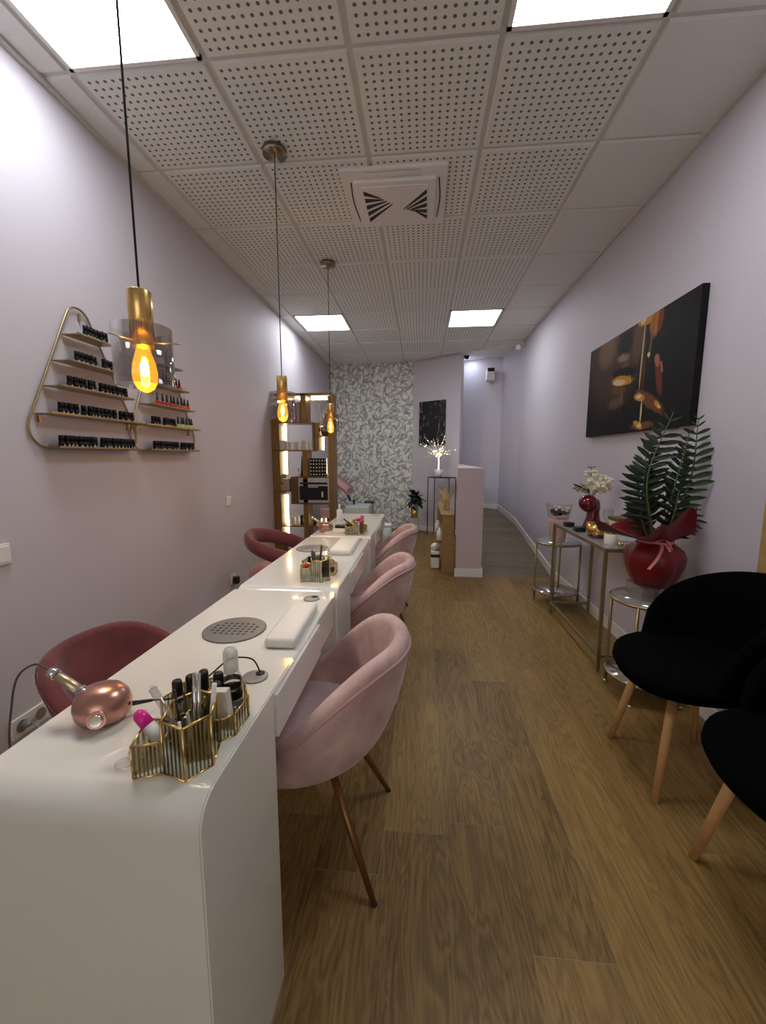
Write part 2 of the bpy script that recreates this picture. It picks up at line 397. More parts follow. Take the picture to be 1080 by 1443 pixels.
# baseboards
b=MB(); b.box(XR-.012,1.74,0,XR,4.36,.085)
b.prism([(4.36,0),(6.2,.289),(6.2,.37),(4.36,.085)],XR-.012,XR,'x'); struct(b,'baseboard_right','baseboard')
b=MB()
rows=[[(XR-.012,6.2,.289),(XR-.012,6.2,.372),(XR,6.2,.372)],[(1.278,6.99,.40),(1.278,6.99,.495),(1.29,7.0,.495)]]
b.grid([[Vector(p) for p in r] for r in rows],smooth=False)
b.prism([(.655,7.235),(1.30,6.962),(1.30,6.98),(.655,7.255)],.38,.50); struct(b,'baseboard_corridor','baseboard')
b=MB(); b.box(.368,4.318,0,.667,4.33,.09,.002); b.box(.655,4.33,0,.667,4.40,.10)
struct(b,'baseboard_partition','baseboard')
b=MB(); b.box(XL,YB,0,XL+.012,7.3,.085); struct(b,'baseboard_left','baseboard')
d=(A1-A0).normalized(); nn=Vector((-d.y,d.x))*-1
q=[A0,A1,A1+nn*.012,A0+nn*.012]; b=MB(); b.prism([(p.x,p.y) for p in q],0,.09)
struct(b,'baseboard_angled','baseboard')
# wall behind the camera, with the shop window daylight comes through
b=MB(); b.box(XL,YB-.1,0,-1.3,YB,CE); b.box(1.1,YB-.1,0,XR,YB,CE); b.box(-1.3,YB-.1,2.6,1.1,YB,CE); struct(b,'wall_front','wall')
b=MB(); b.box(-1.3,YB-.07,0,1.1,YB-.05,2.6); w=struct(b,'window_1','clear_glass')
b=MB()
for x in (-1.3,-.12,1.05): b.box(x,YB-.09,0,x+.05,YB-.03,2.6)
b.box(-1.3,YB-.09,2.55,1.1,YB-.03,2.6); b.box(-1.3,YB-.09,0,1.1,YB-.03,.05); b.build('window_frame','frame_wood',w,local=True)
# oak framed door in the right wall
b=MB(); b.box(XR+.05,.80,0,XR+.10,1.69,2.07); dr=struct(b,'door_1','clear_glass')
b=MB(); b.box(XR-.015,1.70,0,XR-.001,1.79,2.14); b.box(XR-.001,1.70,0,XR+.12,1.739,2.11); b.box(XR-.015,.70,0,XR+.12,.80,2.14); b.box(XR-.015,.80,2.07,XR+.12,1.70,2.14)
b.build('door_frame','frame_wood',dr,local=True)
b=MB(); b.box(XR+.02,1.60,.02,XR+.08,1.69,2.06); b.box(XR+.02,.81,.02,XR+.08,.90,2.06); b.build('door_stile','frame_wood',dr,local=True)
b=MB(); b.box(XR+.4,.2,-.05,XR+.5,2.3,CE); struct(b,'wall_side_room','wall')

# ceiling: recessed grid and slightly lowered tiles
X0,Y0=-1.506,1.838
cut=lambda x:A1.y+(x-A1.x)*((6.274-A1.y)/(1.278-A1.x))
b=MB(); b.mi=2; b.box(XL-.1,YB,CE+.008,XR+.15,7.6,CE+.1)
def tile(x0,y0,x1,y1,mi):
    g=.011; z=CE-.002
    x0+=g;x1-=g;y0+=g;y1-=g
    b.mi=mi; b.face([(x0+.006,y0+.006,z),(x1-.006,y0+.006,z),(x1-.006,y1-.006,z),(x0+.006,y1-.006,z)])
    b.mi=1; lo=[(x0+.006,y0+.006,z),(x1-.006,y0+.006,z),(x1-.006,y1-.006,z),(x0+.006,y1-.006,z)]; hi=[(x0,y0,z+.01),(x1,y0,z+.01),(x1,y1,z+.01),(x0,y1,z+.01)]
    for k in range(4): b.face([lo[k],lo[(k+1)%4],hi[(k+1)%4],hi[k]])
LIGHTS=[(0,-1),(3,-1),(0,5),(3,5)]
for r in range(-8,10):
    y0=Y0+.6*r; y1=y0+.6
    if y1<YB: continue
    for c in range(4):
        if (c,r) in LIGHTS: continue
        tile(X0+.6*c,y0,X0+.6*(c+1),y1,0 if r<8 else 1)
    tile(XL-.01,y0,X0,y1,1); tile(X0+2.4,y0,XR+.01,y1,1)
struct(b,'ceiling',['tile','plain_tile','grid'])
b=MB(); b.prism([(A0.x,A0.y),(A1.x,A1.y),(XR+.02,cut(XR+.02)),(XR+.02,7.4),(A0.x,7.4)],CE-.02,CE+.05); struct(b,'ceiling_corridor','plain_tile')
b=MB()
b.box(XL,YB,CE-.02,XL+.022,7.4,CE+.01); b.box(XR-.022,YB,CE-.02,XR,6.25,CE+.01)
struct(b,'trim_1','grid')

# ------------------------------------------------------------------ ceiling fixtures
M['panel']=emit('led_diffuser',(.93,.97,1.0,1),7.6)
M['panel_far']=M['panel']
places=['near left, beside the first pendant','near right of the ceiling','far left above the wallpapered end','far right towards the corridor']
for (c,r),pl_ in zip(LIGHTS,places):
    x=X0+.6*c+.3; y=Y0+.6*r+.3
    t=thing('ceiling_light','square white LED ceiling panel at the '+pl_,'ceiling light',(x,y,CE),group='recessed LED ceiling panels')
    b=MB(); s=.29
    for x0,y0,x1,y1 in ((-s,-s,s,-s+.018),(-s,s-.018,s,s),(-s,-s,-s+.018,s),(s-.018,-s,s,s)): b.box(x+x0,y+y0,CE-.006,x+x1,y+y1,CE+.008)
    b.build('frame','white_plastic',t)
    b=MB(); b.box(x-s+.018,y-s+.018,CE-.001,x+s-.018,y+s-.018,CE+.006); b.build('diffuser','panel',t)

t=thing('air_conditioner','white square ceiling cassette with fanned dark slots between the ceiling tiles','air conditioner',(-.182,2.79,CE))
b=MB(); b.box(-.49,2.50,CE-.022,.128,3.08,CE-.001,.006); b.build('panel','white_plastic',t)
b=MB(); b.box(-.415,2.575,CE-.042,.065,3.03,CE-.02,.010); b.build('raised_frame','white_plastic',t)
b=MB(); b.box(-.375,2.615,CE-.046,.025,2.99,CE-.040,.002); gr=b.build('intake_grille','white_plastic',t)
b=MB()
def vane(cx,cy,a0,a1,n,r0,r1):
    for i in range(n):
        a=lerp(a0,a1,(i+.5)/n); w=(a1-a0)/n*.32
        p=[(cx+r*math.cos(a+s_*w*(1 if r==r1 else 1.0)),cy+r*math.sin(a+s_*w)) for r,s_ in ((r0,-1),(r1,-1),(r1,1),(r0,1))]
        b.prism(p,CE-.0485,CE-.045)
def fan(ax,ay,bx,by,cx,cy,n):
    """slots whose outer ends spread along a-b and which converge on c"""
    for i in range(n):
        t0=(i+.15)/n; t1=(i+.72)/n
        p0=Vector((lerp(ax,bx,t0),lerp(ay,by,t0))); p1=Vector((lerp(ax,bx,t1),lerp(ay,by,t1))); c=Vector((cx+.10*(n/2-i)/n*(1 if cx<bx else -1),cy+.03*(i-n/2)/n))
        pts=[p0,p1,p1.lerp(c,.85),p0.lerp(c,.85)]
        b.prism([(p.x,p.y) for p in pts],CE-.0485,CE-.0455)
fan(-.367,2.635,-.362,2.985,-.20,2.745,5); fan(.017,2.97,.012,2.64,-.13,2.865,5)
b.build('louvre_slots','black_plastic',gr)
for x in (-.432,.082):
    b=MB(); sg=-1 if x<-.2 else 1
    b.tube(curve_pts([(x,2.60,CE-.021),(x+sg*.012,2.79,CE-.022),(x,2.99,CE-.021)],5),.0045,6); b.build('side_outlet','black_plastic',t)
b=MB(); b.box(-.335,2.525,CE-.026,-.03,2.565,CE-.02,.004); b.build('service_flap','white_plastic',t)
b=MB(); b.box(-.34,2.522,CE-.0235,-.025,2.526,CE-.0215); b.box(-.34,2.564,CE-.0235,-.025,2.568,CE-.0215); b.build('flap_gap','grommet',t)

# pendants
def bulb_mat():
    t=NT('amber_lit_bulb'); tr=t.new('ShaderNodeBsdfTransparent'); tr.inputs[0].default_value=(1,.80,.30,1)
    e=t.new('ShaderNodeEmission'); e.inputs[0].default_value=(1,.42,.03,1); e.inputs[1].default_value=.55
    a=t.new('ShaderNodeAddShader'); t.link(tr.outputs[0],a.inputs[0]); t.link(e.outputs[0],a.inputs[1])
    g=t.new('ShaderNodeBsdfGlossy'); g.inputs['Roughness'].default_value=.05
    m=t.new('ShaderNodeMixShader'); m.inputs[0].default_value=.06; t.link(a.outputs[0],m.inputs[1]); t.link(g.outputs[0],m.inputs[2])
    t.link(m.outputs[0],t.out.inputs[0]); return t.m
M['amber_glass']=bulb_mat()
M['filament']=emit('glowing_filament',(1.0,.60,.14,1),60)
M['bulb_glow']=emit('warm_bulb_core',(1.0,.60,.12,1),16)
def pendant(x,y,ztop,label,zc=CE-.003):
    t=thing('pendant_lamp',label,'pendant lamp',(x,y,ztop-.30),group='pendant lamps over the manicure desks')
    b=MB(); b.lathe([(.0,-.03),(.062,-.03),(.062,-.004),(.0,0)],(x,y,zc)); b.build('ceiling_rose','bronze',t)
    b=MB(); b.tube([(x,y,ztop),(x,y,zc-.02)],.0028,6); b.build('cord','cord',t)
    b=MB(); b.lathe([(0,0),(.0285,0),(.0295,-.003),(.0295,-.138),(.026,-.138),(.026,-.10),(0,-.10)],(x,y,ztop),24); b.build('socket_sleeve','gold',t)
    g=ztop-.092
    b=MB(); b.lathe([(.070,0),(.0715,.001),(.0715,-.145),(.070,-.1465),(.0685,-.145),(.0685,-.001),(.070,0)],(x,y,g),40,cap=False); b.build('glass_shade','smoke_glass',t)
    for k in range(3):
        a=2.35+k*2*PI/3; b=MB(); b.tube([(x+.026*math.cos(a),y+.026*math.sin(a),g-.035),(x+.092*math.cos(a),y+.092*math.sin(a),g-.035)],.0022,6)
        b.build('shade_rod','champagne',t)
    z=ztop-.130
    b=MB(); b.lathe([(.013,.02),(.014,0),(.018,-.02),(.027,-.05),(.031,-.075),(.029,-.098),(.020,-.116),(.008,-.124),(.0005,-.126)],(x,y,z),20,cap=False); bl=b.build('bulb','amber_glass',t)
    b=MB(); b.lathe([(.003,-.035),(.006,-.045),(.010,-.055),(.0105,-.070),(.006,-.082),(.001,-.086)],(x,y,z),10); b.build('filament','filament',bl)
pendant(-.735,1.06,1.706,'brass pendant lamp with smoked glass shade nearest the camera')
pendant(-.795,2.33,1.735,'middle brass pendant lamp hanging over the second desk')
pendant(-.80,3.60,1.745,'farthest brass pendant lamp hanging before the wallpapered wall')

# cameras high up in the corridor
t=thing('security_camera','small white bullet camera on the right wall above the ramp','security camera',(1.40,6.15,2.80))
b=MB(); b.cone((1.35,6.1,2.83),(1.30,5.98,2.77),.034,.034,14); b.build('body','white_plastic',t)
b=MB(); b.box(1.37,6.08,2.81,1.414,6.16,2.87,.004); b.build('bracket','white_plastic',t)
t=thing('motion_detector','white box detector with black top on the corridor end wall','motion detector',(1.10,6.93,2.52))
b=MB(); b.box(1.03,6.90,2.50,1.16,7.05,2.68,.015); b.build('housing','white_plastic',t)
b=MB(); b.box(1.04,6.885,2.64,1.15,7.0,2.695,.01); b.build('lens_cover','black_gloss',t)
b=MB(); b.lathe([(.045,0),(.045,-.012),(.038,-.035),(.018,-.05),(0,-.054)],(.70,6.86,CE-.021),18); tag(b.build('dome_camera','black_gloss'),'small black dome camera on the ceiling at the corridor entrance','security camera')

# ------------------------------------------------------------------ pictures
def art_big():
    t=NT('canvas_gold_lips'); c=t.coord(); s=t.new('ShaderNodeSeparateXYZ'); t.link(c,s.inputs[0])
    u=t.math('DIVIDE',s.outputs[1],-1.35); v=t.math('DIVIDE',s.outputs[2],.70)     # u 0 left .. 1 right seen from the room
    u=t.math('ADD',u,.5)
    nz=t.noise(c,9,3); nz2=t.noise(c,30,3)
    def ell(px,py,rx,ry,rot=0,soft=1.0):
        k=(px-100)/845; cx=1.6*k/(1+.6*k); du_=1.6/(845*(1+.6*k)**2); top=570-510*k; bot=1250-90*k
        cy=(bot-py)/(bot-top); rx=rx*du_*1.93; ry=ry/(bot-top)
        du=t.math('MULTIPLY',t.math('SUBTRACT',u,cx),1.93); dv=t.math('SUBTRACT',v,cy)
        cs,sn=math.cos(rot),math.sin(rot)
        a=t.math('ADD',t.math('MULTIPLY',du,cs),t.math('MULTIPLY',dv,sn)); bb=t.math('SUBTRACT',t.math('MULTIPLY',dv,cs),t.math('MULTIPLY',du,sn))
        d=t.math('SQRT',t.math('ADD',t.math('POWER',t.math('DIVIDE',a,rx),2.0),t.math('POWER',t.math('DIVIDE',bb,ry),2.0)))
        d=t.math('ADD',d,t.math('MULTIPLY',t.math('SUBTRACT',nz2,.5),.6))
        return t.math('MULTIPLY',t.math('SUBTRACT',1.0,d,clamp=True),soft,clamp=True)
    col=t.mix(nz,(.004,.0035,.004,1),(.012,.010,.011,1))
    br=(.07,.035,.02,1); tan=(.20,.11,.06,1); gold=(.55,.27,.03,1); hi=(.70,.58,.32,1); org=(.42,.15,.015,1); red=(.17,.035,.02,1); blk=(.005,.004,.003,1)
    for e,cc in [((280,700,260,420,0,1.8),br),((235,570,85,170,.1,2.0),tan),((475,500,70,190,.1,2.0),(.13,.065,.035,1)),((375,520,75,120,0,2.2),blk),
                 ((365,630,60,42,-.1,1.8),(.30,.18,.12,1)),((385,690,40,50,.2,1.4),(.16,.09,.05,1)),
                 ((375,745,110,50,-.12,4),blk),((365,805,95,45,-.12,4),gold),((345,820,55,28,-.12,4),hi),((345,880,70,42,-.15,2.5),(.14,.06,.015,1)),
                 ((330,980,80,55,.0,2),(.13,.07,.05,1)),((372,940,10,45,0,3),tan),
                 ((540,330,85,50,.0,4),gold),((600,360,48,130,-.1,2.5),org),((640,330,25,110,-.1,3),red),((505,345,22,30,0,4),hi),
                 ((520,620,9,280,-.04,6),tan),((515,620,4,270,-.04,6),hi),((580,480,8,190,-.12,5),tan),((540,760,6,150,0,4),red),((568,605,14,22,0,4),hi),
                 ((660,760,30,200,.28,2.5),red),((640,650,22,70,.45,3),(.42,.13,.08,1)),((680,700,9,60,.3,3),(.40,.15,.10,1)),
                 ((600,965,150,60,-.45,3),(.17,.065,.03,1)),((520,935,50,34,-.2,4),gold),((515,930,22,16,0,4),hi),((672,995,38,24,-.6,4),gold),((685,1010,16,10,-.6,4),hi),
                 ((560,1160,110,36,0,3),(.17,.065,.03,1)),((525,1155,48,30,-.4,4),gold),((535,1160,18,18,0,4),hi),((542,1050,7,90,0,5),hi)]:
        col=t.mix(ell(*e),col,cc)
    t.link(col,t.p.inputs['Base Color']); t.p.inputs['Roughness'].default_value=.6; t.p.inputs['Specular IOR Level'].default_value=.15
    return t.m
M['art_big']=art_big()
t=thing('canvas_picture','large black canvas of golden lips and dripping fingers on the right wall','picture',(XR-.035,2.965,1.445))
b=MB(); b.box(XR-.036,2.29,1.445,XR-.001,3.64,2.135,.002); b.build('canvas','art_big',t)
def art_small():
    t=NT('canvas_pale_figure'); c=t.coord()
    n=t.noise(t.mapping(c,scale=(7,7,2.6)),2.0,4,.6,1.5)
    m=t.math('MULTIPLY',t.math('SUBTRACT',n,.56),6.0,clamp=True)
    t.link(t.mix(m,(.005,.005,.005,1),(.42,.41,.37,1)),t.p.inputs['Base Color']); t.p.inputs['Roughness'].default_value=.4; return t.m
M['art_small']=art_small()
d3=Vector((d.x,d.y,0)); n3=Vector((nn.x,nn.y,0))
def on_ang(px,py,off=0.0):
    """point of the angled wall seen at that pixel"""
    r_=ray(px,py); a=A0+nn*off; k=(a.x*d.y-a.y*d.x)/(r_.x*d.y-r_.y*d.x); return Vector((r_.x*k,r_.y*k,r_.z*k+EYE))
p0=on_ang(592,627); p1=on_ang(628,622); p2=on_ang(592,566); zlo=p0.z; zhi=p2.z
b=MB(); c_=[(p0.x,p0.y),(p1.x,p1.y),(p1.x+nn.x*.03,p1.y+nn.y*.03),(p0.x+nn.x*.03,p0.y+nn.y*.03)]
b.prism(c_,zlo,zhi); tag(b.build('canvas_picture','art_small'),'small black and white canvas on the angled wall behind the lit tree','picture')

# ------------------------------------------------------------------ manicure desks
def desk(y0,y1,label):
    xr,xl,zt=-.325,-.735,.76; R=.052; leg=.315
    t=thing('manicure_desk',label,'desk',((xl+xr)/2,(y0+y1)/2,0),group='row of white gloss manicure desks')
    # waterfall body: profile in the y-z plane
    prof=[(y0,0),(y0,zt-R)]
    for k in range(1,25):
        a=PI-PI/2*k/24; prof.append((y0+R+R*math.cos(a),zt-R+R*math.sin(a)))
    prof+=[(y1,zt),(y1,zt-.045)]
    prof+=[(y0+leg,zt-.045),(y0+leg,0)]
    b=MB(); b.prism(prof,xl,xr,'x')
    bm=b.b
    bmesh.ops.recalc_face_normals(bm,faces=bm.faces)
    ed=[e for e in bm.edges if abs(e.verts[0].co.x-e.verts[1].co.x)<1e-6 and len(e.link_faces)==2 and not (e.verts[0].co.z<.001 and e.verts[1].co.z<.001)]
    bmesh.ops.bevel(bm,geom=ed,offset=.003,segments=2,affect='EDGES')
    o=b.build('desk_body','white_gloss',t)
    for p in o.data.polygons: p.use_smooth=True
    o.data.set_sharp_from_angle(angle=.2)
    b=MB(); b.box(xl+.03,y0+leg,zt-.125,xr-.004,y1-.03,zt-.0455,.002); b.build('apron','white_gloss',t)
    b=MB(); b.box(xr-.035,y0+leg+.003,zt-.118,xr+.007,y0+leg+.40,zt-.014,.002); b.build('drawer_front','white_gloss',t)
    b=MB(); b.box(xl,y1-.04,0,xl+.10,y1-.002,zt-.046,.002); b.build('end_panel','white_gloss',t)
    return t
desk(.515,1.50,'nearest white gloss manicure desk with curved waterfall edge')
desk(1.515,2.57,'middle white gloss manicure desk of the row')
desk(2.585,3.70,'farthest white gloss manicure desk of the row')
ZT=.76
def grommet(x,y,label,slot=True):
    t=thing('cable_grommet',label,'cable grommet',(x,y,ZT))
    b=MB(); b.lathe([(.030,0),(.030,.003),(.027,.004),(0,.004)],(x,y,ZT),24); b.build('ring','grommet',t)
    if slot:
        b=MB(); b.lathe([(.011,.0),(.011,.0055),(0,.0055)],(x+.008,y+.012,ZT),14); b.build('opening','black_plastic',t)
grommet(-.388,.877,'grey cable grommet with a black cord, behind the spray bottle')
grommet(-.398,1.42,'small grey cable grommet by the far end of the nearest desk')
grommet(-.395,2.50,'grey cable grommet at the far end of the middle desk',False)
grommet(-.40,3.62,'grey cable grommet at the far end of the farthest desk',False)
def dust_vent(x,y,label,r=.092):
    t=thing('dust_extractor',label,'dust extractor',(x,y,ZT),group='round dust extractor vents in the desks')
    b=MB(); b.lathe([(r,0),(r,.004),(r-.006,.005),(0,.005)],(x,y,ZT),40); b.build('cover','grey_plastic',t)
    b=MB()
    for i in range(8):
        for j in range(5):
            xx=x-.062+i*.0177; yy=y-.036+j*.018
            if (xx-x)**2+(yy-y)**2<(r-.022)**2: b.box(xx-.0042,yy-.003,ZT+.0045,xx+.0042,yy+.003,ZT+.0056,rot=Matrix.Rotation(.5,3,'Z'))
    b.build('slots','black_plastic',t)
dust_vent(-.557,1.130,'round grey slotted dust extractor vent in the nearest desk')
dust_vent(-.615,2.24,'round grey dust extractor vent in the middle desk')
def cushion(cx,cy,w,l,label,rz=0.0):
    b=MB(); b.box(-w/2,-l/2,0,w/2,l/2,.030,.012,)
    o=b.build('hand_rest','cushion',local=True); o.location=(cx,cy,ZT+.0005); o.rotation_euler=(0,0,rz)
    for p in o.data.polygons: p.use_smooth=True
    tag(o,label,'hand rest')
cushion(-.384,1.165,.088,.29,'white padded hand rest on the edge of the nearest desk',.03)
cushion(-.43,2.26,.12,.34,'white padded hand rest on the middle desk',.02)

# glass organisers with gold edges
ORG=[([(-.461,.559),(-.417,.574),(-.432,.632),(-.480,.628)],.056),
     ([(-.417,.574),(-.372,.561),(-.346,.600),(-.362,.655),(-.405,.668),(-.432,.632)],.092),
     ([(-.362,.655),(-.342,.677),(-.342,.735),(-.372,.785),(-.425,.765),(-.405,.668)],.042),
     ([(-.432,.632),(-.405,.668),(-.425,.765),(-.480,.74),(-.490,.68)],.060)]
def organiser(dx,dy,label):
    t=thing('desk_organizer',label,'organizer',(-.41+dx,.66+dy,ZT),group='gold edged glass organizers on the desks')
    for k,(poly,h) in enumerate(ORG):
        P=[Vector((x+dx,y+dy,ZT+.001)) for x,y in poly]; n=len(P)
        b=MB()
        for i in range(n):
            a,c=P[i],P[(i+1)%n]; dd=(c-a).normalized()*.0015; pr=Vector((-dd.y,dd.x,0))*.4
            b.prism([((a+pr).x,(a+pr).y),((c+pr).x,(c+pr).y),((c-pr).x,(c-pr).y),((a-pr).x,(a-pr).y)],ZT+.002,ZT+h-.001)
        b.prism([(p.x,p.y) for p in P],ZT+.001,ZT+.0025)
        o=b.build('glass_compartment','ribbed',t)
        b=MB(); r=.0021
        for i in range(n):
            a,c=P[i],P[(i+1)%n]; up=Vector((0,0,h))
            b.tube([a,c],r,6); b.tube([a+up,c+up],r,6); b.tube([a,a+up],r,6)
        b.build('gold_edging','gold',o)
    return t
organiser(0,0,'gold edged ribbed glass organizer full of brushes at the front of the nearest desk')
organiser(-.035,1.05,'gold edged glass organizer with bottles on the middle desk')
organiser(-.035,2.09,'gold edged glass organizer on the farthest desk')

# slim tools standing in the organisers
def stick(name,cat,label,p0,p1,r,m,group=None,r1=None,tip=None,tipm=None,flat=None):
    p0=Vector(p0); p1=Vector(p1)
    t=thing(name,label,cat,p0,group=group)
    b=MB()
    if flat:
        dv=(p1-p0).normalized(); sd=dv.cross(Vector((0,1,0))).normalized()*flat; th=dv.cross(sd).normalized()*.0016
        b.grid([[p+sd+th,p-sd+th,p-sd-th,p+sd-th] for p in (p0,p0.lerp(p1,.5),p1)],closed_u=True,cap0=True,cap1=True,smooth=False)
    else: b.cone(p0,p1,r,r1 if r1 is not None else r,10)
    b.build('handle',m,t)
    if tip:
        dv=(p1-p0).normalized(); b=MB(); b.cone(p1,p1+dv*tip,r*1.25,r*.5,10); b.build('tip',tipm,t)
    return t
TB='tools in the tall compartment of the nearest organizer'
stick('nail_brush','brush','clear handled brush leaning left out of the nearest organizer',(-.385,.60,ZT+.02),(-.445,.60,ZT+.135),.0035,'acrylic',TB,.007,.006,'clear_glass')
stick('tweezers','tweezers','pair of steel rods standing tallest in the nearest organizer',(-.392,.625,ZT+.01),(-.388,.63,ZT+.148),.0032,'chrome',TB)
stick('cuticle_pusher','manicure tool','second steel rod beside the tallest one in the nearest organizer',(-.384,.625,ZT+.01),(-.380,.63,ZT+.148),.0032,'chrome',TB)
stick('wooden_stick','manicure stick','cream wooden stick standing at the right of the nearest organizer',(-.362,.615,ZT+.01),(-.358,.64,ZT+.125),.0042,'white_wax',TB)
for k,(x,y,h,lx) in enumerate([(-.415,.625,.118,-.008),(-.408,.632,.112,-.003),(-.401,.638,.118,.003)]):
    stick('cuticle_nipper','manicure tool','dark steel manicure tool in the back of the tall organizer compartment',(x,y,ZT+.01),(x+lx,y,ZT+h),.0026,'dark_iron',TB,.0018)
for k in range(7):
    a=k*.9; x=-.388+.018*math.cos(a); y=.610+.016*math.sin(a)
    stick('nail_file','nail file','grey manicure stick packed inside the tall ribbed glass compartment',(x,y,ZT+.006),(x+.010*math.cos(a*2),y+.008*math.sin(a*2),ZT+.078),.0028,['steel','dark_iron','white_wax'][k%3],'sticks inside the tall organizer compartment')
def bottle(name,cat,label,x,y,z,r,h,bm,cr,ch,cm,group=None,sq=False,band=None):
    t=thing(name,label,cat,(x,y,z),group=group)
    b=MB()
    if sq: b.box(x-r,y-r,z,x+r,y+r,z+h,r*.18)
    else: b.lathe([(r*.9,0),(r,r*.12),(r,h-r*.5),(r*.85,h-r*.15),(cr*.8,h),(0,h)],(x,y,z),18)
    b.build('body',bm,t)
    b=MB(); b.lathe([(cr,h),(cr,h+ch*.9),(cr*.85,h+ch),(0,h+ch)],(x,y,z),16); b.build('cap',cm,t)
    if band:
        b=MB()
        for q in band: b.lathe([(r*1.02,h*q[0]),(r*1.02,h*q[1])],(x,y,z),18,cap=False)
        b.build('label_band',band[0][2],t)
    return t
for k,(x,y) in enumerate([(-.468,.70),(-.452,.72),(-.436,.74)]):
    bottle('polish_bottle','nail polish','black capped bottle in the back compartment of the nearest organizer',x,y,ZT+.003,.009,.045,'clear_glass',.0095,.042,'black_plastic','black capped bottles in the nearest organizer')
for k,(x,y) in enumerate([(-.402,.735),(-.388,.700)]):
    bottle('polish_bottle','nail polish','black capped glass bottle behind the white box in the nearest organizer',x,y,ZT+.003,.010,.045,'clear_glass',.010,.042,'black_plastic','black capped bottles behind the white box')
b=MB(); b.box(-.387,.672,ZT+.004,-.352,.690,ZT+.088,.002,rot=Matrix.Rotation(-.08,3,'Y')); wb=tag(b.build('buffer_block','white_wax'),'tall cream white buffer block in the right compartment of the nearest organizer','buffer block')
t=thing('spray_bottle','clear spray bottle with black bands behind the white buffer block','spray bottle',(-.377,.740,ZT+.003))
b=MB(); b.lathe([(.018,0),(.0195,.003),(.0195,.075),(.016,.086),(.011,.090),(0,.090)],(-.377,.740,ZT+.003),24); b.build('body','clear_glass',t)
b=MB(); 
for z0,z1 in ((.035,.055),(.060,.072)): b.lathe([(.0199,z0),(.0199,z1)],(-.377,.740,ZT+.003),24,cap=False)
b.build('label_band','black_gloss',t)
b=MB(); b.lathe([(.0125,.088),(.0145,.093),(.0145,.128),(.011,.137),(0,.139)],(-.377,.740,ZT+.003),20); b.build('cap','frosted',t)
t=thing('cuticle_oil_tube','magenta capped tube lying in the left compartment of the nearest organizer','nail product',(-.46,.60,ZT+.03))
b=MB(); b.cone((-.430,.600,ZT+.030),(-.463,.606,ZT+.062),.011,.011,16); b.build('tube','white_plastic',t)
b=MB(); b.tube([(-.463,.606,ZT+.062),(-.480,.609,ZT+.078),(-.486,.610,ZT+.082)],.0115,14,radii=[.0115,.011,.006]); b.build('cap','magenta',t)
t=thing('blue_label_bottle','small bottle with blue label at the base of the nearest organizer','nail product',(-.362,.668,ZT+.003))
b=MB(); b.lathe([(.008,0),(.008,.022),(.005,.028),(0,.028)],(-.376,.668,ZT+.003),14); b.build('body','blue_label',t)
# clear rings
b=MB()
for (x,y,z) in ((-.497,.585,.004),(-.492,.612,.006)):
    b.tube([(x+.014*math.cos(a*PI/8),y+.012*math.sin(a*PI/8),ZT+z) for a in range(16)],.0016,6,closed=True)
tag(b.build('tangle_of_clips','acrylic'),'clear plastic rings lying left of the nearest organizer','rings')
# middle and far desk contents
def set2(dx,dy,where,grp,kinds):
    for k,(x,y,r,h,bm,cr,ch,cm,nm,lb) in enumerate(kinds):
        bottle(nm,'nail product',lb+' in the '+where+' organizer',x+dx,y+dy,ZT+.003,r,h,bm,cr,ch,cm)
set2(-.035,1.05,'middle desk','',[
    (-.448,.600,.014,.050,'cream_petal',.010,.016,'orange_polish','dip_jar','cream bottle with orange red cap'),
    (-.385,.72,.020,.078,'clear_glass',.013,.030,'acrylic','spray_bottle','clear spray bottle'),
    (-.46,.70,.010,.040,'black_gloss',.009,.035,'black_plastic','polish_bottle','black polish bottle')])
for k,(x,h,lx,m_) in enumerate([(-.40,.145,.012,'black_plastic'),(-.412,.120,-.02,'dark_iron'),(-.395,.115,-.028,'dark_iron'),(-.42,.110,-.012,'black_plastic')]):
    stick('nail_brush','brush',['tall black brush handle standing upright','dark brush leaning left','grey tool leaning farthest left','short black tool'][k]+' in the middle desk organizer',(x-.035,.62+1.05,ZT+.01),(x-.035+lx,.64+1.05,ZT+h),.0045,m_,'tools in the middle desk organizer')
set2(-.035,2.09,'farthest desk','',[
    (-.38,.60,.014,.090,'pink_box',.012,.020,'magenta','polish_tube','tall pink tube'),
    (-.362,.635,.012,.105,'pink_box',.011,.02,'pink_box','polish_tube','taller rose tube'),
    (-.40,.64,.018,.085,'clear_glass',.012,.02,'acrylic','spray_bottle','clear bottle'),
    (-.445,.66,.016,.060,'lime',.014,.018,'lime','polish_bottle','lime green bottle'),
    (-.455,.60,.010,.040,'black_gloss',.010,.028,'black_plastic','polish_bottle','black polish bottle')])
stick('nail_brush','brush','black brush leaning left out of the farthest desk organizer',(-.42,2.69,ZT+.02),(-.52,2.70,ZT+.105),.005,'black_plastic','brushes in the farthest organizer')
stick('nail_file','nail file','lime green file leaning in the farthest desk organizer',(-.40,2.67,ZT+.02),(-.475,2.665,ZT+.10),.005,'lime','brushes in the farthest organizer')
bottle('hand_cream_bottle','bottle','white lotion bottle near the far left of the farthest desk',-.66,3.25,ZT,.025,.10,'white_plastic',.010,.04,'white_plastic')
b=MB(); b.box(-.62,2.88,ZT,-.50,2.94,ZT+.028,.004); tag(b.build('black_case','black_plastic'),'flat black case on the farthest desk behind the rose gold drill','case')
b=MB(); b.box(-.66,2.72,ZT,-.52,2.86,ZT+.01,.002); tag(b.build('folded_towel','white_plastic'),'folded white towel on the farthest desk','towel')

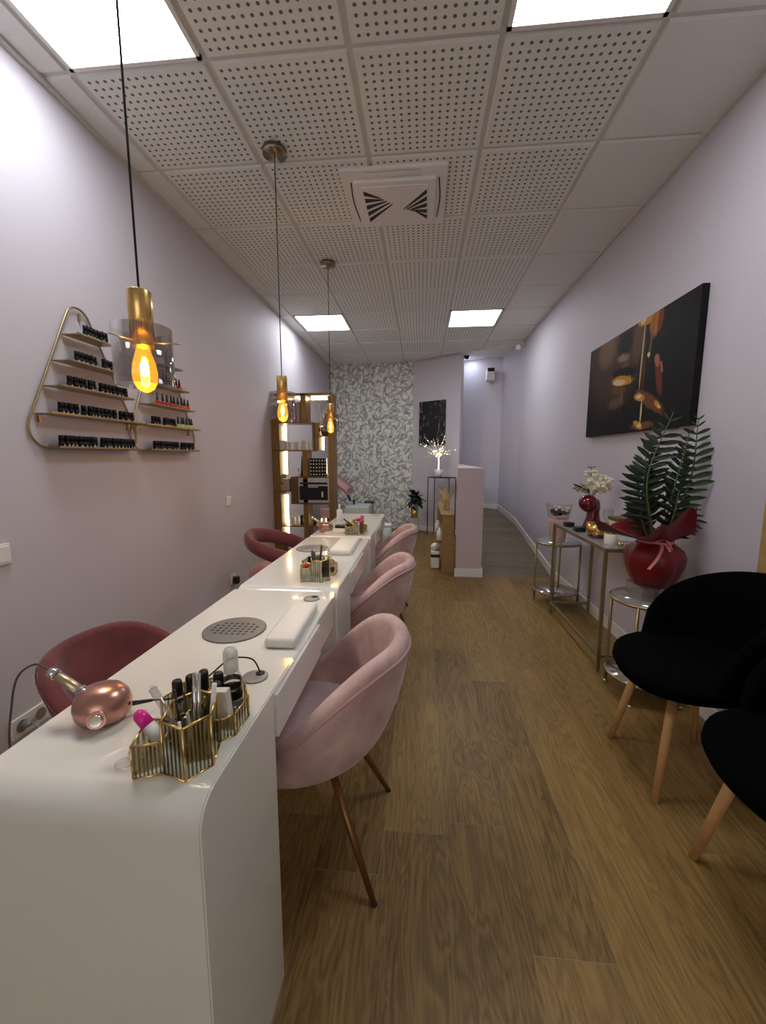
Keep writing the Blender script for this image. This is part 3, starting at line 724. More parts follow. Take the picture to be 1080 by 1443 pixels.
# rose gold nail drills
def drill(x,y,ang,label,group):
    t=thing('nail_drill',label,'nail drill',(x,y,ZT),group=group)
    b=MB(); b.lathe([(.028,0),(.043,.004),(.051,.017),(.053,.033),(.049,.050),(.038,.063),(.021,.070),(.008,.072),(0,.072)],(x,y,ZT),32,sx=1.0,sy=.92); b.build('body','rose_gold',t)
    dx,dy=.18,-.98      # the dial looks at the customer side
    b=MB(); c=Vector((x+.0235,y-.0435,ZT+.028)); n_=Vector((.42,-.85,.12)).normalized()
    b.cone(c-n_*.01,c+n_*.004,.0165,.0165,24); dl=b.build('dial_ring','rose_gold',t)
    b=MB(); b.cone(c+n_*.002,c+n_*.009,.0125,.010,24); b.build('dial_knob','chrome',dl)
    b=MB(); b.cone((x-.026,y-.008,ZT+.050),(x-.040,y-.008,ZT+.066),.011,.011,16); b.build('holder','grommet',t)
    h0=Vector((x-.026,y-.010,ZT+.058)); h1=h0+Vector((-.072,.004,.040))
    h=thing('drill_handpiece','champagne handpiece resting on the '+('nearest' if y<1 else 'far')+' rose gold nail drill','handpiece',h0)
    b=MB(); b.cone(h0,h1,.0085,.0095,18); b.build('barrel','champagne',h)
    b=MB(); b.cone(h0-(h1-h0)*.06,h0+(h1-h0)*.12,.0095,.0095,18); b.build('front_ring','chrome',h)
    b=MB(); b.cone(h1-(h1-h0)*.16,h1+(h1-h0)*.03,.0105,.0105,18); b.build('end_cap','chrome',h)
    return h1
hp=drill(-.628,.700,0,'round rose gold nail drill with silver dial on the nearest desk','rose gold nail drills')
drill(-.665,2.78,0,'round rose gold nail drill on the farthest desk','rose gold nail drills')
b=MB(); b.tube(curve_pts([hp,hp+Vector((-.045,.01,.008)),hp+Vector((-.10,.02,-.03)),hp+Vector((-.135,.03,-.11)),hp+Vector((-.15,.03,-.20)),hp+Vector((-.16,.05,-.32)),hp+Vector((-.12,.06,-.5))],6),.0022,6)
tag(b.build('drill_cable','grey_cord'),'thin grey cable arching from the drill handpiece down beside the wall','cable')
b=MB(); b.tube(curve_pts([(-.572,.712,ZT+.03),(-.548,.735,ZT+.022),(-.52,.77,ZT+.008),(-.50,.83,ZT+.006),(-.47,.84,ZT+.03),(-.44,.85,ZT+.055),(-.42,.865,ZT+.055),(-.395,.885,ZT+.040),(-.380,.889,ZT+.008)],8),.0019,6)
cb=tag(b.build('power_cable','cord'),'thin black cable looping from the nearest drill to the desk grommet','cable')
b=MB(); b.cone((-.574,.712,ZT+.028),(-.548,.735,ZT+.022),.0048,.003,10); b.build('plug','black_plastic',cb)

# ------------------------------------------------------------------ wall racks with polish bottles
def rack(yc,label):
    t=thing('wall_rack',label,'wall rack',(XL+.01,yc,1.32),group='triangular gold wall racks')
    hw=lambda z:.325-(z-1.40)*.44
    x=XL+.012; pts=[]
    def arc(cy,cz,r,a0,a1,n=8): 
        for k in range(n+1):
            a=lerp(a0,a1,k/n); pts.append((x,cy+r*math.cos(a),cz+r*math.sin(a)))
    arc(yc-.245,1.405,.085,-PI/2,-PI-.35)
    arc(yc-.015,1.912,.072,PI-.33,.33)
    arc(yc+.245,1.405,.085,.35,-PI/2)
    b=MB(); b.tube(pts,.0055,8,closed=True); b.build('frame','brass_tube',t)
    lv=[(1.322,.265),(1.468,.290),(1.592,.235),(1.712,.175),(1.842,.110)]
    for z,w in lv:
        b=MB(); b.box(XL+.004,yc-w,z-.004,XL+.088,yc+w,z,.001); b.box(XL+.084,yc-w,z-.004,XL+.088,yc+w,z+.006); b.build('shelf','brass_tube',t)
    b=MB()
    for yy in (yc-.27,yc+.27): b.box(XL,yy-.006,1.43,XL+.012,yy+.006,1.462)
    b.box(XL,yc-.005,1.93,XL+.01,yc+.005,1.965); b.build('bracket','brass_tube',t)
    return lv
L1=rack(1.93,'near triangular gold wall rack with five shelves of black bottles')
L2=rack(2.54,'far triangular gold wall rack behind the first pendant')
def polish_proto():
    a=thing('gel_bottle','black nail polish bottle','nail polish')
    b=MB(); b.lathe([(.0115,0),(.0125,.002),(.0125,.026),(.0095,.029),(0,.029)],seg=10); b.build('body','matt_black',a,local=True)
    b=MB(); b.lathe([(.0112,.028),(.0108,.054),(0,.056)],seg=10); b.build('cap','matt_black',a,local=True)
    b=MB(); b.box(.0115,-.003,.003,.0129,.003,.014); b.build('label','label',a,local=True)  # small off-white mark on the room side of each black bottle
    def tall(bm,nm):
        c=thing(nm,'','nail polish')
        b=MB(); b.lathe([(.011,0),(.0135,.003),(.0135,.022),(.007,.030),(0,.030)],seg=12); b.build('body',bm,c,local=True)
        b=MB(); b.lathe([(.0070,.029),(.0085,.034),(.0040,.074),(0,.075)],seg=12); b.build('cap','navy_cap',c,local=True)
        return c
    return a,tall('red_polish','polish_bottle'),tall('green_polish','polish_bottle'),tall('orange_polish','polish_bottle')
P0,PR,PG,PO=polish_proto()
used=set()
def put(proto,x,y,z,label,group,rz=0):
    if proto.name not in used:
        used.add(proto.name); proto.location=(x,y,z); proto.rotation_euler=(0,0,rz); proto['label']=label; proto['group']=group; return proto
    return dup(proto,(x,y,z),rz,label,group)
lev=['bottom','fourth','middle','second','top']
def row(proto,yc,z,y0,y1,n,label,group,gaps=()):
    for k in range(n):
        if k in gaps: continue
        y=lerp(y0,y1,(k+.5)/n)+random.uniform(-.001,.001)
        put(proto,XL+.060+random.uniform(-.004,.006),yc+y,z+.0003,label,group,random.uniform(-.4,.4))
counts=[(20,.24,.235,(9,)),(18,.235,.245,(4,13)),(14,.165,.205,(6,)),(10,.115,.15,(5,)),(6,.055,.09,())]
for i,(n,a,c,g) in enumerate(counts):
    row(P0,1.935,L1[i][0],-a,c,n,'black nail polish bottle on the %s shelf of the near wall rack'%lev[i],'polish bottles on the %s shelf of the near wall rack'%lev[i],g)
row(P0,2.54,L2[0][0],-.20,.235,17,'black nail polish bottle on the bottom shelf of the far wall rack','polish bottles on the bottom shelf of the far wall rack',(10,))
row(P0,2.54,L2[1][0],-.20,.03,9,'short black polish bottle on the fourth shelf of the far wall rack','short black bottles on the fourth shelf of the far wall rack',(3,))
row(PG,2.54,L2[1][0],.05,.235,6,'pale green polish bottle with tall dark cap on the far wall rack','pale green polish bottles on the far wall rack')
row(PR,2.54,L2[2][0],-.16,.06,5,'dark red polish bottle with tall cap on the middle shelf of the far rack','red polish bottles on the middle shelf of the far wall rack')
row(PO,2.54,L2[2][0],.06,.20,4,'orange red polish bottle at the right of the middle shelf, far rack','orange polish bottles on the middle shelf of the far wall rack')
row(PR,2.54,L2[3][0],-.09,.13,6,'red polish bottle seen behind the smoked glass pendant on the far rack','polish bottles on the second shelf of the far wall rack')
row(PR,2.54,L2[4][0],-.04,.06,3,'dark polish bottle on the top shelf of the far rack behind the pendant','polish bottles on the top shelf of the far wall rack')

# switches and sockets on the left wall
def plate(y,z,w,h,label,name='wall_switch',cat='light switch'):
    t=thing(name,label,cat,(XL+.01,y,z))
    b=MB(); b.box(XL,y-w/2,z-h/2,XL+.010,y+w/2,z+h/2,.003); b.build('plate','white_plastic',t); return t
t=plate(1.425,.895,.085,.085,'white light switch on the left wall near the camera')
b=MB(); b.box(XL+.009,1.390,.863,XL+.014,1.460,.928,.002); b.build('rocker','white_plastic',t)
t=plate(3.37,.900,.075,.085,'small white switch on the left wall below the pendants')
b=MB(); b.box(XL+.009,3.343,.870,XL+.014,3.397,.930,.002); b.build('rocker','white_plastic',t)
def socket(y,z,n,label):
    t=thing('wall_socket',label,'socket',(XL+.01,y,z))
    b=MB(); b.box(XL,y-.042*n,z-.042,XL+.010,y+.042*n,z+.042,.003); b.build('plate','white_plastic',t)
    for k in range(n):
        yy=y-.042*n+.042+.084*k
        b=MB(); 
        rows=[[Vector((XL+.0095+dx,yy+r*math.cos(a*PI/10),z+r*math.sin(a*PI/10))) for a in range(20)] for r,dx in ((.026,.001),(.022,.0015),(.020,.0008))]
        b.grid(rows,closed_u=True,cap1=True); b.build('receptacle','grommet',t)
    return t
socket(1.465,.165,2,'double white socket low on the left wall beside the nearest desk')
socket(3.38,.205,1,'white socket low on the left wall beside the second desk')
b=MB(); b.box(XL+.010,3.355,.165,XL+.055,3.405,.225,.006); tag(b.build('plug_adapter','black_plastic'),'black plug in the socket beside the second desk','plug')
b=MB(); b.cone((XL+.011,1.43,.165),(XL+.055,1.43,.185),.018,.012,14); b.tube(curve_pts([(XL+.05,1.43,.18),(XL+.09,1.42,.16),(XL+.10,1.41,.05),(XL+.10,1.40,.01)],5),.004,6)
tag(b.build('power_plug','grommet'),'grey plug with cord in the double socket near the camera','plug')

# ------------------------------------------------------------------ chairs
def pink_chair(m1='pink_velvet',m2='pink_seat',m3='pink_pipe'):
    t=thing('tub_chair','','chair')
    N=48
    def shell_rows():
        rows=[]
        prof=[]   # (fraction outward, height fraction, inside?)
        return rows
    def zr(p):
        k=max(0,min(1,(math.cos(p)+.62)/1.55)); return .462+.272*(k*k*(3-2*k))            # rim height, p=0 at the back
    rr=lambda p:.288+.010*math.cos(p)
    xo=lambda tt:.045*tt
    rows=[]
    for k in range(9):                                # outer skin, bottom to rim
        tt=k/8; row_=[]
        for j in range(N):
            p=2*PI*j/N; R=lerp(.150,rr(p),math.sin(tt*PI/2)**.75); z=lerp(.335,zr(p)-.022,(1-math.cos(tt*PI/2))**.85 if tt<1 else 1)
            row_.append(Vector((R*math.cos(p)+xo(tt),R*math.sin(p),z)))
        rows.append(row_)
    for k in range(1,7):                              # rounded rim
        a=PI*k/6; row_=[]
        for j in range(N):
            p=2*PI*j/N; R=rr(p)-.026+.026*math.cos(a); z=zr(p)-.022+.026*math.sin(a)
            row_.append(Vector((R*math.cos(p)+.045,R*math.sin(p),z)))
        rows.append(row_)
    for k in range(1,7):                              # inner skin down to the seat
        tt=k/6; row_=[]
        for j in range(N):
            p=2*PI*j/N; R=lerp(rr(p)-.052,.208,tt**1.3); z=lerp(zr(p)-.022,.395,tt)
            row_.append(Vector((R*math.cos(p)+.045*(1-tt),R*math.sin(p),z)))
        rows.append(row_)
    b=MB(); b.grid(rows,closed_u=True,cap0=True,cap1=True); b.build('shell',m1,t,local=True)
    b=MB(); b.lathe([(.0,.385),(.19,.385),(.218,.395),(.228,.412),(.218,.430),(.18,.442),(.09,.447),(0,.448)],seg=40); b.build('seat',m2,t,local=True)
    b=MB(); b.tube([(( rr(2*PI*j/N)+.001)*math.cos(2*PI*j/N)+.045,(rr(2*PI*j/N)+.001)*math.sin(2*PI*j/N),zr(2*PI*j/N)-.030) for j in range(N)],.0045,6,closed=True)
    b.build('piping',m3,t,local=True)
    b=MB(); b.lathe([(.0,.315),(.13,.315),(.165,.33),(.155,.36),(0,.37)],seg=30); b.build('under_shell',m3,t,local=True)
    for sx,sy in ((1,1),(1,-1),(-1,1),(-1,-1)):
        b=MB(); b.cone((sx*.11,sy*.105,.345),(sx*.257,sy*.205,.0),.0135,.0085,14); lg=b.build('leg','leg_gold',t,local=True)
        b=MB(); b.cone((sx*.255,sy*.203,.006),(sx*.257,sy*.205,0),.0095,.0095,10); b.build('foot_cap','black_plastic',lg,local=True)
    return t
pc=pink_chair()
pc['label']='pale pink velvet tub chair nearest the camera, right of the desks'; pc['group']='pink tub chairs along the right of the desks'
PCS=[(-.345,1.215,0)]
pc.location=(-.372,1.215,0); pc.rotation_euler=(0,0,-.02)
dup(pc,(-.370,2.17,0),-.03,'middle pale pink velvet tub chair beside the second desk')
dup(pc,(-.365,3.20,0),-.02,'farthest pale pink velvet tub chair beside the third desk')

def ring_chair():
    t=thing('ring_back_chair','','chair')
    N=44; R=.275
    pts=[(( R)*math.cos(2*PI*j/N),(R+.01)*math.sin(2*PI*j/N),.615+.085*math.cos(2*PI*j/N)) for j in range(N)]
    rows=[]
    for j in range(N):
        p=2*PI*j/N; c=Vector(pts[j]); rad=Vector((math.cos(p),math.sin(p),.25)).normalized(); up=Vector((0,0,1))
        rows.append([c+rad*.034*math.cos(a*PI/6)+up*.058*math.sin(a*PI/6) for a in range(12)])
    b=MB(); b.grid(rows,closed_u=True,closed_v=True); b.build('ring_back','rose_velvet',t,local=True)
    b=MB(); b.lathe([(.0,.33),(.16,.335),(.245,.37),(.285,.415),(.280,.455),(.235,.482),(.12,.490),(0,.492)],seg=40); b.build('seat','rose_seat',t,local=True)
    for sx,sy in ((1,1),(1,-1),(-1,1),(-1,-1)):
        b=MB(); b.cone((sx*.13,sy*.13,.35),(sx*.21,sy*.21,.0),.014,.009,12); b.build('leg','leg_gold',t,local=True)
    return t
rc=ring_chair()
rc['label']='dusky rose ring back chair left of the second desk, its opening visible'
rc.location=(-1.025,2.93,0); rc.rotation_euler=(0,0,PI+.1); rc.scale=(.92,.92,.98)
M['rose_pipe']=mat('dark_rose_piping',(.13,.03,.035,1),.7,var=.1)
tc_=pink_chair('rose_velvet','rose_velvet','rose_pipe'); tc_['label']='dusky rose tub chair between the nearest desk and the left wall'
tc_.location=(-1.02,1.37,0); tc_.rotation_euler=(0,0,PI-.05); tc_.scale=(1,1,.80)

def black_chair():
    t=thing('lounge_chair','','chair')
    N=40
    b=MB()    # seat pad, front edge rounded and slightly turned down
    rows=[]
    def ringp(sc,z,dz=0):
        out=[]
        for j in range(N):
            p=2*PI*j/N; cx,cy=math.cos(p),math.sin(p)
            e=.82
            x=.245*math.copysign(abs(cx)**e,cx)*sc; y=.262*math.copysign(abs(cy)**e,cy)*sc
            if x<0: x*=1.02
            zz=z+.028*max(0,x/.25)**2 -.012*max(0,-x/.25)**2 + .02*(abs(y)/.26)**2
            out.append(Vector((x,y,zz+dz)))
        return out
    for sc,z in ((.45,.395),(.78,.395),(.95,.412),(1.0,.438),(.985,.462),(.90,.480),(.6,.485),(.2,.482)): rows.append(ringp(sc,z))
    b.grid(rows,closed_u=True,cap0=True,cap1=True); b.build('seat','black_velvet',t,local=True)
    b=MB(); n1,n2=36,12; A=1.74
    def P(i,j,off):
        th=lerp(-A,A,i/n1); e=math.sqrt(max(0,1-(th/A)**2))
        top=.47+.355*e**.85; bot=.462-.05*e
        z=lerp(bot,top,j/n2); k=(z-.42)/.4
        R=.250+.030*k+off
        return Vector((R*1.04*math.cos(th)-.022+.035*k,R*.93*math.sin(th),z))
    th_=.050
    loop=[]
    for i in range(n1+1):
        row_=[]
        for j in range(n2+1):
            ed=min(1,min(j,n2-j)/1.5); row_.append(P(i,j,th_/2*(.35+.65*ed)*(1 if 0<i<n1 else .3)))
        for j in range(n2,-1,-1):
            ed=min(1,min(j,n2-j)/1.5); row_.append(P(i,j,-th_/2*(.35+.65*ed)*(1 if 0<i<n1 else .3)))
        loop.append(row_)
    b.grid(loop,closed_u=True,cap0=False,cap1=False); b.build('backrest','black_velvet',t,local=True)
    for sx,sy in ((-1,1),(-1,-1),(1,1),(1,-1)):
        b=MB(); b.cone((sx*.115,sy*.12,.405),(sx*.185 if sx<0 else sx*.175,sy*.18,0),.0185,.0125,16); lg=b.build('leg','oak_leg',t,local=True)
    return t
bc=black_chair()
bc['label']='black velvet chair with oak legs beside the potted plant'; bc['group']='black velvet waiting chairs'
bc.location=(1.07,1.635,0); bc.rotation_euler=(0,0,.0)
dup(bc,(1.068,1.055,0),-.02,'black velvet chair with oak legs cut off by the right photo edge')

# ------------------------------------------------------------------ right side: console and round tables
def bars(segs,s,m,name,parent,bev=.001):
    b=MB()
    for (x0,y0,z0),(x1,y1,z1) in segs:
        b.box(min(x0,x1)-s,min(y0,y1)-s,min(z0,z1)-(s if z0!=z1 else s),max(x0,x1)+s,max(y0,y1)+s,max(z0,z1)+s)
    return b.build(name,m,parent)
cx0,cx1,cy0,cy1,cz=1.075,1.375,2.425,3.345,.742
t=thing('console_table','narrow gold metal console table with glass top against the right wall','console table',((cx0+cx1)/2,(cy0+cy1)/2,0))
s=.0095
for x in (cx0,cx1):
    for y in (cy0,cy1): bars([((x,y,s),(x,y,cz))],s,'brass_tube','leg',t)
for zz,nm in ((cz,'top_frame'),(.095,'lower_frame')):
    seg=[((cx0,cy0,zz),(cx0,cy1,zz)),((cx0,cy0,zz),(cx1,cy0,zz)),((cx0,cy1,zz),(cx1,cy1,zz))]
    if zz>.5: seg.append(((cx1,cy0,zz),(cx1,cy1,zz)))
    bars(seg,s*.9,'brass_tube',nm,t)
b=MB(); b.box(cx0-.004,cy0-.004,cz+.0095,cx1+.004,cy1+.004,cz+.0165,.001); b.build('glass_top','table_glass',t)
CZ=cz+.0168
def round_table(x,y,H,r,label,rot=0,lower=.12):
    t=thing('round_side_table',label,'side table',(x,y,0),group='round gold side tables')
    ring=lambda z,rr,q:MB().tube([(x+rr*math.cos(2*PI*k/36),y+rr*math.sin(2*PI*k/36),z) for k in range(36)],q,8,closed=True)
    ring(H-.008,r,.0095).build('top_ring','brass_tube',t); ring(lower,r,.0075).build('lower_ring','brass_tube',t)
    b=MB(); b.lathe([(0,-.003),(r-.006,-.003),(r-.006,.003),(0,.003)],(x,y,H),36); b.build('glass_top','table_glass',t)
    b=MB(); b.lathe([(0,-.003),(r-.005,-.003),(r-.005,.004),(0,.004)],(x,y,lower+.002),36); b.build('mirror_shelf','mirror',t)
    for k in range(4):
        a=rot+k*PI/2; b=MB(); b.cone((x+r*math.cos(a),y+r*math.sin(a),.012),(x+r*math.cos(a),y+r*math.sin(a),H-.01),.0085,.0085,10); lg=b.build('leg','brass_tube',t)
        b=MB(); b.lathe([(.008,0),(.012,.004),(.012,.012),(0,.014)],(x+r*math.cos(a),y+r*math.sin(a),.0),12); b.build('foot','chrome',lg)
    return t
round_table(1.195,3.60,.555,.178,'round gold side table with mirror shelf beyond the console table',-2.0)
round_table(1.205,2.19,.545,.178,'round gold side table holding the red wrapped plant',-2.3)

# plant in red wrapping on an acrylic stand
px,py=1.215,2.20
t=thing('display_stand','clear acrylic display stand under the red wrapped plant','display stand',(px,py,.549))
b=MB(); b.box(px-.085,py-.085,.5495,px+.085,py+.085,.553); b.box(px-.085,py-.085,.553,px-.081,py+.085,.612); b.box(px+.081,py-.085,.553,px+.085,py+.085,.612); b.box(px-.085,py-.085,.612,px+.085,py+.085,.616); b.build('stand','acrylic',t)
t=thing('potted_plant','tall green plant in red wrapping paper with a pink ribbon on a round table','potted plant',(px,py,.617))
prof=[(.080,0),(.092,.006),(.115,.05),(.134,.11),(.138,.16),(.122,.195),(.088,.220),(.074,.235)]
b=MB(); rows=[]; N=72
random.seed(11)
ph=[random.uniform(0,6.28) for _ in range(6)]
def ruff(a,k,amp): return amp*(math.sin(5*a+ph[0]+k)*.5+math.sin(9*a+ph[1]-k*.7)*.35+math.sin(17*a+ph[2])*.25)
for i,(r,z) in enumerate(prof): rows.append([Vector((px+(r+ruff(2*PI*j/N,z*12,.006))*math.cos(2*PI*j/N),py+(r+ruff(2*PI*j/N,z*12,.006))*math.sin(2*PI*j/N),.617+z)) for j in range(N)])
for i in range(1,9):
    k=i/8; row_=[]
    for j in range(N):
        a=2*PI*j/N; pk=abs(math.sin(2.0*a+.9))**3*.10+abs(math.sin(3.5*a+2.2))**4*.05
        side=max(0,math.cos(a-3.45))**2.2*.155+max(0,math.cos(a+.3))**6*.05
        r=.072+(.045+side+pk*.45)*k+ruff(a,i*.25,.020)*k; z=.235+k*(.055+pk*.75-.50*max(0,math.cos(a-3.45))**3*.10+.05*max(0,math.cos(a-4.75))**6)+ruff(a,2+i*.2,.012)*k
        row_.append(Vector((min(px+r*math.cos(a),XR-.02),py+r*math.sin(a),.617+z)))
    rows.append(row_)
b.grid(rows,closed_u=True,cap0=True); b.build('wrapping','red_foil',t)
b=MB(); b.tube([(px+.078*math.cos(2*PI*j/24),py+.078*math.sin(2*PI*j/24),.617+.232) for j in range(24)],.007,8,closed=True)
def strip(P,w):
    P=curve_pts(P,5); b.grid([[p+Vector((w*.5,-w*.3,0)),p-Vector((w*.5,-w*.3,0))] for p in P],smooth=True)
q0=Vector((px-.055,py-.068,.85))
strip([q0,q0+Vector((.03,-.04,-.005)),q0+Vector((-.005,-.075,-.06)),q0+Vector((-.045,-.080,-.115))],.012)
strip([q0,q0+Vector((-.04,-.035,.01)),q0+Vector((.035,-.045,.006)),q0+Vector((.06,-.06,-.03))],.010)
strip([q0,q0+Vector((.055,-.025,.02)),q0+Vector((.085,-.035,-.035))],.010)
b.build('ribbon','ribbon',t)
b=MB(); b.lathe([(.06,.20),(.062,.225),(0,.23)],(px,py,.617),20); b.build('soil','dark_wood',t)
random.seed(5)
def frond(base,tip,bend,n,ll,mname,side_dir):
    base=Vector(base); tip=Vector(tip); mid=base.lerp(tip,.5)+Vector(bend)
    P=curve_pts([base,mid,tip],12); 
    st=MB(); st.tube(P,.006,8,radii=[lerp(.0065,.002,i/(len(P)-1)) for i in range(len(P))]); 
    lf=MB()
    for i in range(n):
        f=lerp(.16,.99,i/(n-1)); idx=f*(len(P)-1); k=int(min(idx,len(P)-2)); p=P[k].lerp(P[k+1],idx-k); tg=(P[k+1]-P[k]).normalized()
        sd=Vector(side_dir); sd=(sd-tg*sd.dot(tg)).normalized(); nrm=tg.cross(sd)
        L=ll*(math.sin(PI*min(1,f*.85+.12))**.6)*random.uniform(.85,1.1); W=L*.125
        for s_ in (-1,1):
            dr_=(sd*s_+tg*(.62+.5*(f>.93))+nrm*random.uniform(-.25,.25)).normalized(); up=dr_.cross(tg).normalized(); wd=dr_.cross(up).normalized()
            rows=[]
            for q in range(6):
                u_=q/5; w_=W*math.sin(PI*(u_*.9+.08))**.8; c=p+dr_*L*u_+Vector((0,0,-.10*L*u_*u_))
                cx_=c.copy()
                row_=[cx_-wd*w_+up*.003,cx_-up*.002,cx_+wd*w_+up*.003]
                for v in row_: v.x=min(v.x,XR-.008)
                rows.append(row_)
            lf.grid(rows)
    o=lf.build('leaves',mname,t); st.build('stem','stem',o)
b0=.86
frond((px-.02,py-.02,b0),(px+.02,py-.02,1.50),(-.085,-.02,0),15,.115,'leaf',(1,-.25,0))
frond((px+.03,py-.01,b0),(px+.145,py-.01,1.47),(.035,-.02,0),15,.11,'leaf_light',(.9,-.45,0))
frond((px+.01,py-.03,b0),(px+.085,py-.05,1.40),(-.02,-.03,0),13,.10,'leaf',(1,.3,0))
frond((px-.03,py+.01,b0),(px-.085,py+.03,1.14),(-.02,0,0),9,.09,'leaf',(1,-.2,0))
frond((px,py+.03,b0),(px-.03,py+.05,1.36),(-.06,.02,0),13,.10,'leaf',(.8,-.6,0))
frond((px-.01,py+.0,b0),(px-.02,py+.0,1.44),(-.07,-.01,0),16,.085,'leaf',(.6,-.8,0))
frond((px+.02,py-.02,b0),(px+.115,py+.02,1.30),(.02,0,0),12,.10,'leaf',(.9,.3,0))
frond((px+.04,py-.03,b0),(px+.15,py-.06,1.02),(.01,0,0),6,.085,'leaf',(.7,-.7,0))
frond((px+.01,py-.05,b0),(px+.04,py-.09,1.12),(0,-.02,0),7,.085,'leaf',(1,0,0))

# pail with flowers on the far round table
t=thing('flower_pail','pink tapered pail with black and white flowers on the far round table','flower pail',(1.185,3.60,.559))
b=MB(); b.lathe([(.058,0),(.062,.004),(.078,.17),(.082,.20),(0,.20)],(1.185,3.60,.559),28); b.build('pail','pink_pail',t)
b=MB(); b.lathe([(.080,.19),(.094,.245),(.107,.33)],(1.185,3.60,.559),28,cap=False); b.build('clear_sleeve','pail_clear',t)
random.seed(3)
for nm,mm,n_,zz in (('dark_flowers','black_velvet',18,.252),('white_flowers','white_petal',7,.285)):
    b=MB()
    for k in range(n_):
        a=random.uniform(0,6.28); r=random.uniform(.0,.07) if nm[0]=='d' else random.uniform(.02,.07)
        b.sphere((1.185+r*math.cos(a),3.60+r*math.sin(a)-.01,.559+zz+random.uniform(-.015,.015)),.026 if nm[0]=='d' else .016,8,6,(1,1,.7))
    b.build(nm,mm,t)

# vase with dried flowers
vx,vy=1.215,3.02
t=thing('flower_vase','glossy dark red vase with white and dried flowers on the console table','vase',(vx,vy,CZ))
b=MB()
b.lathe([(.062,0),(.068,.008),(.066,.03),(.054,.06),(.044,.095),(.041,.13),(.044,.17),(.040,.20),(.030,.225)],(vx+.016,vy,CZ),26)
rows=[]
for i in range(15):
    a=-PI/2+PI*i/14*.93; rr=.064*max(math.cos(a),.02)
    rows.append([Vector((vx-.012-.010*math.sin(a)+(rr*1.05)*math.cos(2*PI*k/26)*(1.12 if math.cos(2*PI*k/26)<0 else .9),vy+rr*.92*math.sin(2*PI*k/26),CZ+.190+.066*math.sin(a))) for k in range(26)])
b.grid(rows,closed_u=True,cap0=True,cap1=True); b.build('vase_body','maroon',t)
random.seed(8)
b=MB()
for (cx_,cy_,cz_,R,n_) in ((vx+.065,vy-.02,CZ+.355,.052,26),(vx+.035,vy-.05,CZ+.315,.042,20),(vx-.015,vy,CZ+.40,.040,16),(vx-.02,vy-.02,CZ+.345,.03,10)):
    for k in range(n_):
        v=Vector((random.gauss(0,1),random.gauss(0,1),random.gauss(0,1))).normalized()*R*random.uniform(.6,1)
        b.sphere((cx_+v.x,cy_+v.y,cz_+v.z*.9),.016,7,5,(1,1,.8))
b.build('blossoms','cream_petal',t)
b=MB()
for k in range(16):
    a=random.uniform(2.4,3.9) if k<9 else random.uniform(-.8,.8); L=random.uniform(.07,.13)
    p=[(vx-.005,vy,CZ+.235),(vx+.45*L*math.cos(a),vy+.3*L*math.sin(a),CZ+.285+.02*random.random()),(vx+1.1*L*math.cos(a),vy-.03+.5*L*math.sin(a),CZ+.27+random.uniform(0,.07))]
    b.tube(curve_pts(p,4),.004,6,radii=[.003]*4+[.006]*4+[.002])
b.build('dried_stems','dry_grass',t)
b=MB()
for k in range(9):
    c=Vector((vx-.03-.012*k,vy-.03,CZ+.285+.004*k)); 
    for s_ in (-1,1): b.tube([c,c+Vector((-.012,0,s_*.014)),c+Vector((-.024,0,s_*.020))],.003,5,radii=[.003,.004,.001])
b.build('fern_leaf','leaf_light',t)
b=MB(); b.tube(curve_pts([(vx-.01,vy,CZ+.36),(vx-.02,vy,CZ+.43),(vx-.025,vy,CZ+.455)],4),.002,5)
for q in (-.02,0,.018): b.sphere((vx-.015+q,vy,CZ+.448+abs(q)*.2),.006,7,5)
b.build('seed_heads','stem',t)

t=thing('gold_bowl','gold cylindrical bowl with a dark base on the console table','bowl',(1.13,2.72,CZ))
b=MB(); b.lathe([(.058,.022),(.066,.028),(.066,.095),(.062,.095),(.060,.03),(0,.03)],(1.155,2.75,CZ),28); b.build('bowl','gold',t)
b=MB(); b.lathe([(.045,0),(.058,.006),(.058,.024),(0,.024)],(1.155,2.75,CZ),24); b.build('base','maroon',t)
t=thing('jar_candle','white candle jar with a gold lid at the near end of the console','candle',(1.145,2.535,CZ))
b=MB(); b.lathe([(.033,0),(.036,.004),(.036,.066),(0,.068)],(1.145,2.535,CZ),24); b.build('jar','white_wax',t)
b=MB(); b.lathe([(.037,.066),(.037,.098),(0,.10)],(1.145,2.535,CZ),24); b.build('lid','gold',t)
t=thing('wine_glass','clear stemmed glass beside the dark red vase','glass',(1.285,2.98,CZ))
b=MB(); b.lathe([(.030,0),(.028,.003),(.004,.008),(.004,.07),(.018,.085),(.032,.11),(.034,.14),(.030,.165)],(1.295,2.93,CZ),20,cap=False); b.build('glass','clear_glass',t)
b=MB(); b.box(1.25,2.62,CZ,1.355,2.74,CZ+.06,.006); b.box(1.235,2.64,CZ+.06,1.34,2.72,CZ+.085,.012,rot=Matrix.Rotation(.25,3,'X')); tag(b.build('napkin_pack','white_plastic'),'crumpled white napkin pack on the console beside the plant wrapping','napkins')
t=thing('gift_box','small white box with an olive gold lid behind the white napkins','box',(1.32,2.83,CZ))
b=MB(); b.box(1.27,2.76,CZ,1.375,2.86,CZ+.105,.002); b.build('box','white_plastic',t)
b=MB(); b.box(1.265,2.755,CZ+.105,1.380,2.865,CZ+.125,.002); b.build('lid','gold_frame',t)
b=MB(); 
for k in range(7): b.sphere((1.175+.012*(k%3),2.475+.01*(k//3),CZ+.010+.004*(k%2)),.010,8,6)
tag(b.build('gold_sweets','gold'),'small heap of gold wrapped sweets at the near corner of the console','sweets')
